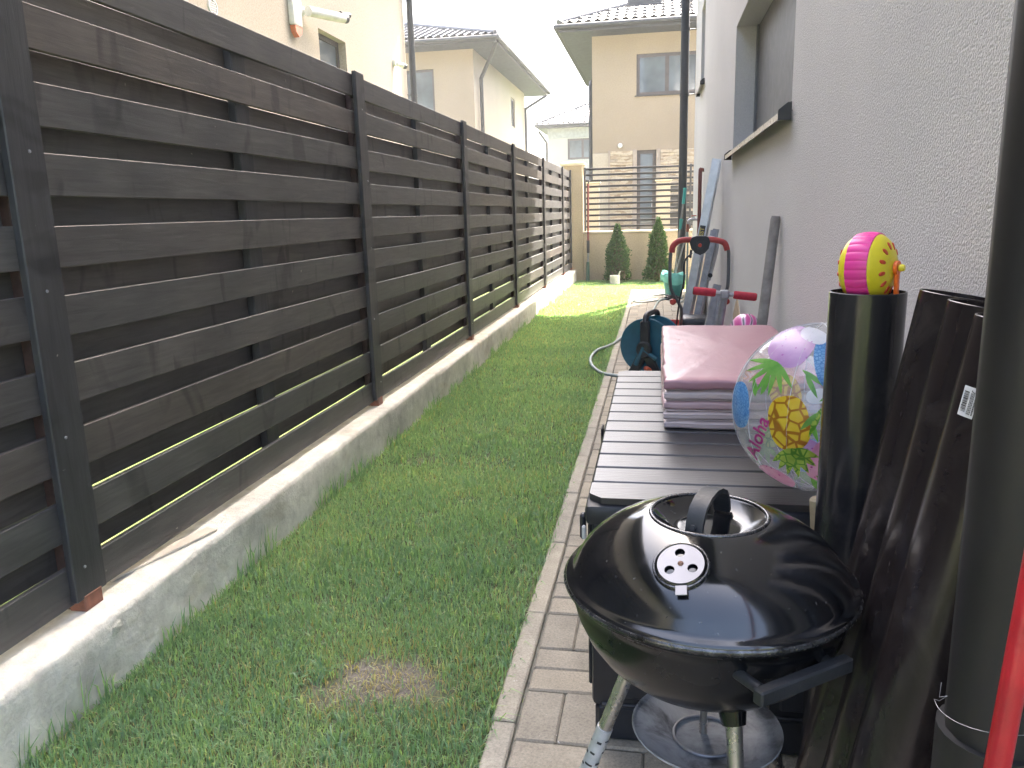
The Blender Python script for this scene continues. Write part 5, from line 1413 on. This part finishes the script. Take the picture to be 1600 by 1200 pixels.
# folded aluminium ladder
lt = thing('folding_ladder', 'folded aluminium ladder with a black BEST sticker leaning on the wall', 'ladder', (0.25, 6.6, 0))
def channel(p0, p1, w, d, name, mat, par, xh):
    p0, p1 = Vector(p0), Vector(p1); L_ = (p1-p0).length; Mx_ = axis_matrix(p0, p1-p0, xh)
    t_ = 0.004
    # U section: web and two flanges
    return MB().prism([(-w/2, -d/2), (w/2, -d/2), (w/2, d/2), (w/2-t_, d/2), (w/2-t_, -d/2+t_), (-w/2+t_, -d/2+t_), (-w/2+t_, d/2), (-w/2, d/2)], 2, 0, L_, M=Mx_).build(name, mat, par), Mx_, L_
xh = (1, -0.15, 0)
r1, Mr, Lr = channel((0.175, 6.56, 0.02), (0.455, 6.62, 1.60), 0.062, 0.028, 'rail', M['alu'], lt, xh)
channel((0.235, 7.0, 0.02), (0.495, 7.0, 1.62), 0.062, 0.028, 'rail', M['alu'], lt, xh)
channel((0.262, 6.50, 0.02), (0.445, 6.54, 1.05), 0.05, 0.026, 'support_rail', M['alu_dull'], lt, xh)
channel((0.32, 6.95, 0.02), (0.49, 6.95, 1.05), 0.05, 0.026, 'support_rail', M['alu_dull'], lt, xh)
for k in range(5):
    t_ = 0.12+k*0.18
    a = Vector((0.175, 6.56, 0.02)).lerp(Vector((0.455, 6.62, 1.60)), t_); b = Vector((0.235, 7.0, 0.02)).lerp(Vector((0.495, 7.0, 1.62)), t_)
    MB().tube([a+Vector((0.0, 0.02, 0)), b], 0.016, 8).build('rung', M['alu'], lt, sm=50, fix=False)
MB().tube(spline([(0.40, 6.52, 1.0), (0.455, 6.50, 0.98), (0.468, 6.49, 0.92), (0.44, 6.49, 0.78), (0.41, 6.49, 0.66)], 6), 0.014, 10).build('hinge_strut', M['alu'], lt, sm=50, fix=False)
MB().tube([(0.42, 6.47, 0.70), (0.42, 6.52, 0.70)], 0.018, 14).build('hinge_bolt', M['black_plastic'], lt, sm=50, fix=False)
MB().bbox(-0.033, 0.033, -0.018, 0.016, -0.02, 0.03, 0.004, M=Mr).build('rubber_foot', M['black_plastic'], lt)
sti = MB().bbox(-0.022, 0.022, -0.0152, -0.0145, 0.955, 1.085, 0.0002, M=Mr).build('sticker', M['black_plastic'], r1)
def flat_text(txt, size, Mx_, mat, parent, name='lettering', ext=0.0004):
    cu = bpy.data.curves.new('lettering', 'FONT'); cu.body = txt; cu.size = size; cu.align_x = 'CENTER'; cu.align_y = 'CENTER'; cu.extrude = ext; cu.offset = 0.001
    tmp = bpy.data.objects.new('lettering_tmp', cu); COL.objects.link(tmp)
    dg = bpy.context.evaluated_depsgraph_get(); me = bpy.data.meshes.new_from_object(tmp.evaluated_get(dg))
    bpy.data.objects.remove(tmp); bpy.data.curves.remove(cu); me.transform(Mx_)
    return link(name, me, mat, parent)
# text plane: runs along the rail, faces the camera side (-local y)
tx = Mr @ Matrix.Translation((0, -0.0157, 1.02)) @ Matrix(((0, -1, 0, 0), (0, 0, -1, 0), (1, 0, 0, 0), (0, 0, 0, 1)))
flat_text('BEST', 0.046, tx, simple('sticker_yellow', (0.55, 0.45, 0.10), 0.5), r1)

# spare aluminium profiles and boards behind the mat
for i, (a, b, lab) in enumerate((((0.26, 5.3, 0.0), (0.40, 5.45, 0.72), 'short aluminium profile standing left among the ladder feet'), ((0.33, 5.25, 0.0), (0.43, 5.4, 0.66), 'short aluminium profile standing right beside the cardboard sheet'))):
    pf = thing('aluminium_profile', lab, 'profile', a, 'aluminium profiles behind the mat')
    channel(a, b, 0.05, 0.03, 'profile', M['alu_dull'], pf, (1, 0.2, 0))
cbm = simple('cardboard', (0.40, 0.30, 0.20), 0.9, 0, 0.1, 6, 0.2)
cb = thing('cardboard_sheet', 'brown cardboard sheet leaning on the wall beside the mower handle', 'cardboard', (0.42, 5.0, 0))
MB().prism([(4.55, 0.0), (5.25, 0.0), (5.25, 0.55), (5.05, 0.68), (4.55, 0.42)], 0, 0.49, 0.497).build('sheet', cbm, cb)
bb = thing('beige_board', 'beige board leaning on the wall behind the ladder', 'board', (0.40, 9.0, 0))
Mbb = Matrix.Translation((0.40, 8.9, 0)) @ Matrix.Rotation(R(8), 4, 'Y')
MB().prism([(-0.35, 0.0), (0.45, 0.0), (0.45, 0.60), (0.2, 0.78), (-0.35, 0.66)], 0, -0.006, 0.006, M=Mbb).build('panel', simple('beige_panel', (0.50, 0.38, 0.24), 0.8), bb)
# pink helmet on a small crate
hc = thing('plastic_crate', 'grey plastic crate under the pink child helmet', 'crate', (0.44, 3.95, 0))
MB().bbox(0.36, 0.52, 3.78, 4.05, 0.0, 0.545, 0.01).build('crate_body', M['alu_dull'], hc)
hl = thing('child_helmet', 'pink and grey child helmet behind the mat at the wall', 'helmet', (0.43, 3.9, 0.545))
hm = MB()
v = []; f = []; nu, nv = 28, 10
for j in range(nv+1):
    ph = j/nv*math.pi/2
    for i in range(nu):
        a = 2*math.pi*i/nu
        v.append((0.425+0.092*math.cos(ph)*math.cos(a), 3.90+0.105*math.cos(ph)*math.sin(a), 0.556+0.165*math.sin(ph)**0.9+0.012*math.sin(3*a)*math.cos(ph)))
for j in range(nv):
    for i in range(nu): f.append((j*nu+i, j*nu+(i+1) % nu, (j+1)*nu+(i+1) % nu, (j+1)*nu+i))
def m_helmet():
    m, nt, bs = mat_new('helmet_print')
    vec = mapping(nt, 'Object', (1, 1, 1))
    sw = N(nt, 'ShaderNodeTexWave', Scale=9.0, Distortion=5.0, Detail=1.0); nt.links.new(vec, sw.inputs['Vector'])
    c = ramp(nt, [(0.0, (0.62, 0.09, 0.30)), (0.55, (0.68, 0.12, 0.36)), (0.62, (0.72, 0.42, 0.60)), (0.9, (0.70, 0.45, 0.60)), (0.96, (0.12, 0.12, 0.13))], sw.outputs['Fac'])
    nt.links.new(c.outputs[0], bs.inputs['Base Color']); bs.inputs['Roughness'].default_value = 0.3
    return m
MB().add(v, f).build('shell', m_helmet(), hl, sm=180)
MB().tube([(0.425+0.094*math.cos(a), 3.90+0.107*math.sin(a), 0.560) for a in [2*math.pi*k/32 for k in range(33)]], 0.007, 8, False).build('edge_trim', M['alu_dull'], hl, sm=60, fix=False)

# hose reel
def reel():
    y = 5.62; cx, cz = -0.03, 0.285
    t = thing('hose_reel', 'teal and black garden hose reel standing on the path', 'hose reel', (cx, y, 0))
    teal = simple('teal_plastic', (0.016, 0.105, 0.155), 0.4, 0, 0.12, 12)
    ax = Vector((-0.35, -0.93, 0)).normalized()
    for s_ in (-1, 1):
        o = Vector((cx, y, cz))-ax*0.085*s_
        MB().lathe([(0.03, 0.0), (0.16, 0.004), (0.195, 0.012), (0.20, 0.006), (0.197, -0.006), (0.16, -0.006), (0.03, -0.01)], 48, M=axis_matrix(o, -ax*s_), close=True).build('flange', teal, t, sm=50)
    MB().tube([Vector((cx, y, cz))-ax*0.08, Vector((cx, y, cz))+ax*0.08], 0.10, 32).build('drum', teal, t, sm=50, fix=False)
    hs_ = MB()
    pts = []
    for k in range(150):
        a = 2*math.pi*k/24; u_ = -0.065+0.13*(k/150); pts.append(Vector((cx, y, cz))+ax*u_+0.125*(Vector((ax.y, -ax.x, 0))*math.cos(a)+Vector((0, 0, 1))*math.sin(a)))
    hs_.tube(pts, 0.014, 8).build('wound_hose', simple('grey_hose', (0.23, 0.28, 0.28), 0.5), t, sm=60, fix=False)
    side = Vector((ax.y, -ax.x, 0))
    if side.x > 0: side = -side
    for s_ in (-1, 1):
        c = Vector((cx, y, 0))+ax*0.125*s_
        fr = MB()
        for (p, q) in (((0.0, 0.47), (0.0, 0.20)), ((0.0, 0.26), (0.13, 0.02)), ((0.0, 0.26), (-0.13, 0.02)), ((0.155, 0.015), (-0.155, 0.015))):
            a = c+side*p[0]+Vector((0, 0, p[1])); b = c+side*q[0]+Vector((0, 0, q[1]))
            d = (b-a).normalized(); Mx_ = axis_matrix(a, d, ax); fr.bbox(-0.016, 0.016, -0.034, 0.034, 0, (b-a).length, 0.008, M=Mx_)
        fr.build('stand', M['black_plastic'], t, sm=40)
        MB().lathe([(0, 0.02), (0.05, 0.02), (0.06, 0.0)], 24, M=axis_matrix(c+Vector((0, 0, 0.27))+ax*0.016*s_, ax*s_)).build('hub', M['black_plastic'], t, sm=50)
    a = Vector((cx, y, 0.48))
    MB().tube(spline([a-ax*0.125+Vector((0, 0, -0.02)), a-ax*0.10+Vector((0, 0, 0.025)), a+Vector((0, 0, 0.035)), a+ax*0.10+Vector((0, 0, 0.025)), a+ax*0.125+Vector((0, 0, -0.02))], 5), 0.02, 10).build('carry_handle', M['black_plastic'], t, sm=50, fix=False)
    c = Vector((cx, y, 0.27))+ax*0.148
    cr = MB().tube([c, c+side*(-0.09)+Vector((0, 0, -0.06))], 0.014, 10).build('crank', teal, t, sm=50, fix=False)
    e = c+side*(-0.02)+Vector((0, 0, -0.13)); MB().tube([e+ax*0.0, e+ax*0.07+side*-0.05], 0.019, 12).build('nozzle', simple('nozzle_red', (0.50, 0.10, 0.05), 0.4), t, sm=50, fix=False)
    MB().tube([c+Vector((0, 0, 0.02)), c+side*(0.06)+Vector((0, 0, -0.11))], 0.017, 10).build('teal_lever', teal, t, sm=50, fix=False)
reel()
# garden hose lying on the path
ho = thing('garden_hose', 'grey garden hose snaking along the path from the reel to the tap', 'hose', (-0.3, 8, 0))
pts = [(-0.08, 5.62, 0.16), (-0.16, 5.72, 0.03), (-0.28, 5.83, 0.013), (-0.405, 5.925, 0.016), (-0.50, 6.20, 0.020), (-0.535, 6.54, 0.022), (-0.505, 6.92, 0.020), (-0.371, 7.378, 0.016), (-0.176, 8.836, 0.013), (-0.04, 9.82, 0.013), (0.02, 10.7, 0.013), (0.10, 11.1, 0.013), (0.25, 10.9, 0.013), (0.37, 10.4, 0.10), (0.382, 10.35, 0.6), (W-0.15, 10.35, 0.95)]
hom = simple('garden_hose_rubber', (0.25, 0.30, 0.30), 0.45, 0, 0.1, 20)
hob = MB().tube(spline(pts, 10), 0.012, 10).build('hose', hom, ho, sm=60, fix=False)
MB().tube([(W-0.15, 10.35, 0.94), (W-0.15, 10.35, 1.035)], 0.02, 12).build('connector', simple('connector_brown', (0.25, 0.09, 0.06), 0.4), ho, sm=50, fix=False)
h2_ = thing('hose_loop', 'loop of thin grey hose lying on the sunlit pavers by the bucket', 'hose', (0, 11.3, 0))
MB().tube(spline([(0.30, 11.75, 0.02), (0.182, 11.80, 0.01), (-0.095, 11.556, 0.01), (-0.30, 11.05, 0.01), (-0.29, 10.85, 0.01), (-0.19, 10.75, 0.01), (0.06, 11.0, 0.01), (0.2, 11.25, 0.01), (0.35, 11.2, 0.01)], 8), 0.0095, 8).build('hose', hom, h2_, sm=60, fix=False)
# tangled dark strap heap under the bucket
tg = thing('cable_heap', 'dark tangled cable heap on the path beside the teal bucket', 'cable', (0.17, 11.15, 0))
rr2 = random.Random(5); pp = []
for k in range(26):
    a = k*2.1; pp.append((0.19+rr2.uniform(0.03, 0.13)*math.cos(a), 11.12+rr2.uniform(0.03, 0.12)*math.sin(a), 0.012+rr2.uniform(0, 0.05)))
MB().tube(spline(pp, 5), 0.008, 6).build('cable', M['black_plastic'], tg, sm=60, fix=False)
# bucket with bag
bk = thing('teal_bucket', 'teal plastic bucket with a bag folded over its rim by the house corner', 'bucket', (0.235, 11.55, 0))
tealb = simple('bucket_teal', (0.05, 0.26, 0.24), 0.45, 0, 0.12, 10)
MB().lathe([(0.0, 0.003), (0.105, 0.003), (0.108, 0.0), (0.145, 0.29), (0.152, 0.292), (0.152, 0.305), (0.142, 0.305), (0.104, 0.012), (0, 0.012)], 36, M=Matrix.Translation((0.235, 11.55, 0))).build('shell', tealb, bk, sm=40)
v = []; f = []; nu = 48
for j, (dr, z) in enumerate(((-0.02, 0.27), (-0.006, 0.31), (0.012, 0.325), (0.024, 0.31), (0.028, 0.26), (0.02, 0.20))):
    for i in range(nu):
        a = 2*math.pi*i/nu; wv = 0.010*math.sin(a*7+j)+0.007*math.sin(a*13+2*j); dz = (0.02*math.sin(a*3)+0.03*max(0, math.cos(a-2.6))) if j < 4 else 0.03*math.sin(a*2+1)
        r = 0.147+dr+wv*(0.4 if j < 2 else 1); v.append((0.235+r*math.cos(a), 11.55+r*math.sin(a), z+dz))
for j in range(5):
    for i in range(nu): f.append((j*nu+i, j*nu+(i+1) % nu, (j+1)*nu+(i+1) % nu, (j+1)*nu+i))
MB().add(v, f).build('bin_bag', simple('bag_film', (0.16, 0.48, 0.42), 0.35, 0, 0.1, 14), bk, sm=60)
# poles near the corner
tealg = simple('teal_grip', (0.05, 0.33, 0.29), 0.5)
p1_ = thing('broom_pole', 'grey pole with teal grips leaning at the downspout by the bucket', 'pole', (0.24, 11.75, 0))
a, b = Vector((0.225, 11.62, 0.02)), Vector((0.385, 11.75, 1.5))
MB().tube([a, b], 0.014, 10).build('shaft', GREYWOOD, p1_, sm=50, fix=False)
MB().tube([a.lerp(b, 0.86), a.lerp(b, 1.01)], 0.022, 10).build('grip', tealg, p1_, sm=50, fix=False)
MB().tube([a.lerp(b, 0.62), a.lerp(b, 0.72)], 0.024, 10, radii=[0.016, 0.026]).build('sleeve', tealg, p1_, sm=50, fix=False)
p2_ = thing('thin_pole', 'thin grey metal pole standing in the teal bucket', 'pole', (0.2, 11.5, 0))
MB().tube([(0.185, 11.5, 0.012), (0.43, 11.45, 0.98)], 0.011, 10).build('shaft', M['alu_dull'], p2_, sm=50, fix=False)
wb = thing('white_socket', 'small white plastic box on the path beside the bucket', 'box', (0.44, 11.2, 0))
MB().bbox(0.40, 0.46, 11.15, 11.25, 0.0, 0.13, 0.01, 2).build('housing', WP, wb, sm=40)
MB().bbox(0.41, 0.45, 11.145, 11.1495, 0.03, 0.10, 0.002).build('face_plate', M['alu_dull'], wb)
# red crate behind the reel and small white rail on the mat's far side
rc_ = thing('red_crate', 'red plastic crate on the path behind the hose reel', 'crate', (0.12, 6.9, 0))
rcm = simple('crate_red', (0.50, 0.03, 0.04), 0.4)
cm_ = MB()
for z in (0.0, 0.09, 0.18):
    cm_.box(0.0, 0.24, 7.0, 7.012, z, z+0.05); cm_.box(0.0, 0.24, 7.348, 7.36, z, z+0.05); cm_.box(0.0, 0.012, 7.0121, 7.3479, z, z+0.05); cm_.box(0.228, 0.24, 7.0121, 7.3479, z, z+0.05)
for (x_, y_) in ((-0.004, 6.996), (0.22, 6.996), (-0.004, 7.34), (0.22, 7.34)): cm_.box(x_, x_+0.024, y_, y_+0.024, 0.0, 0.25)
cm_.box(0.0125, 0.2275, 7.0125, 7.3475, 0.002, 0.012)
cm_.build('crate_frame', rcm, rc_, fix=False)
wr = thing('white_tube', 'white plastic tube lying just behind the pink mat', 'tube', (0.22, 3.45, 0))
MB().tube([(0.125, 3.47, 0.695), (0.33, 3.46, 0.70)], 0.016, 12).tube([(0.135, 3.47, 0.69), (0.135, 3.47, 0.0)], 0.014, 10).tube([(0.32, 3.46, 0.69), (0.32, 3.46, 0.0)], 0.014, 10).build('frame_tube', simple('white_tube_paint', (0.62, 0.64, 0.68), 0.4), wr, sm=50, fix=False)

# ================================================================== hazy summer air
hz = MB().box(-161, 161, -111, 261, -1.1, 9.6).build('haze', None)
hzm = bpy.data.materials.new('hazy_air'); hzm.use_nodes = True
hn = hzm.node_tree; hn.nodes.remove(hn.nodes['Principled BSDF'])
pv = hn.nodes.new('ShaderNodeVolumePrincipled'); pv.inputs['Color'].default_value = (0.95, 0.97, 1.0, 1)
pv.inputs['Density'].default_value = 0.0020; pv.inputs['Anisotropy'].default_value = 0.35
hn.links.new(pv.outputs[0], hn.nodes['Material Output'].inputs['Volume'])
hz.data.materials.append(hzm)
tag(hz, kind='stuff')

# ------------------------------------------------------------------ tidy helper properties
for o in bpy.data.objects:
    if '_w' in o: del o['_w']
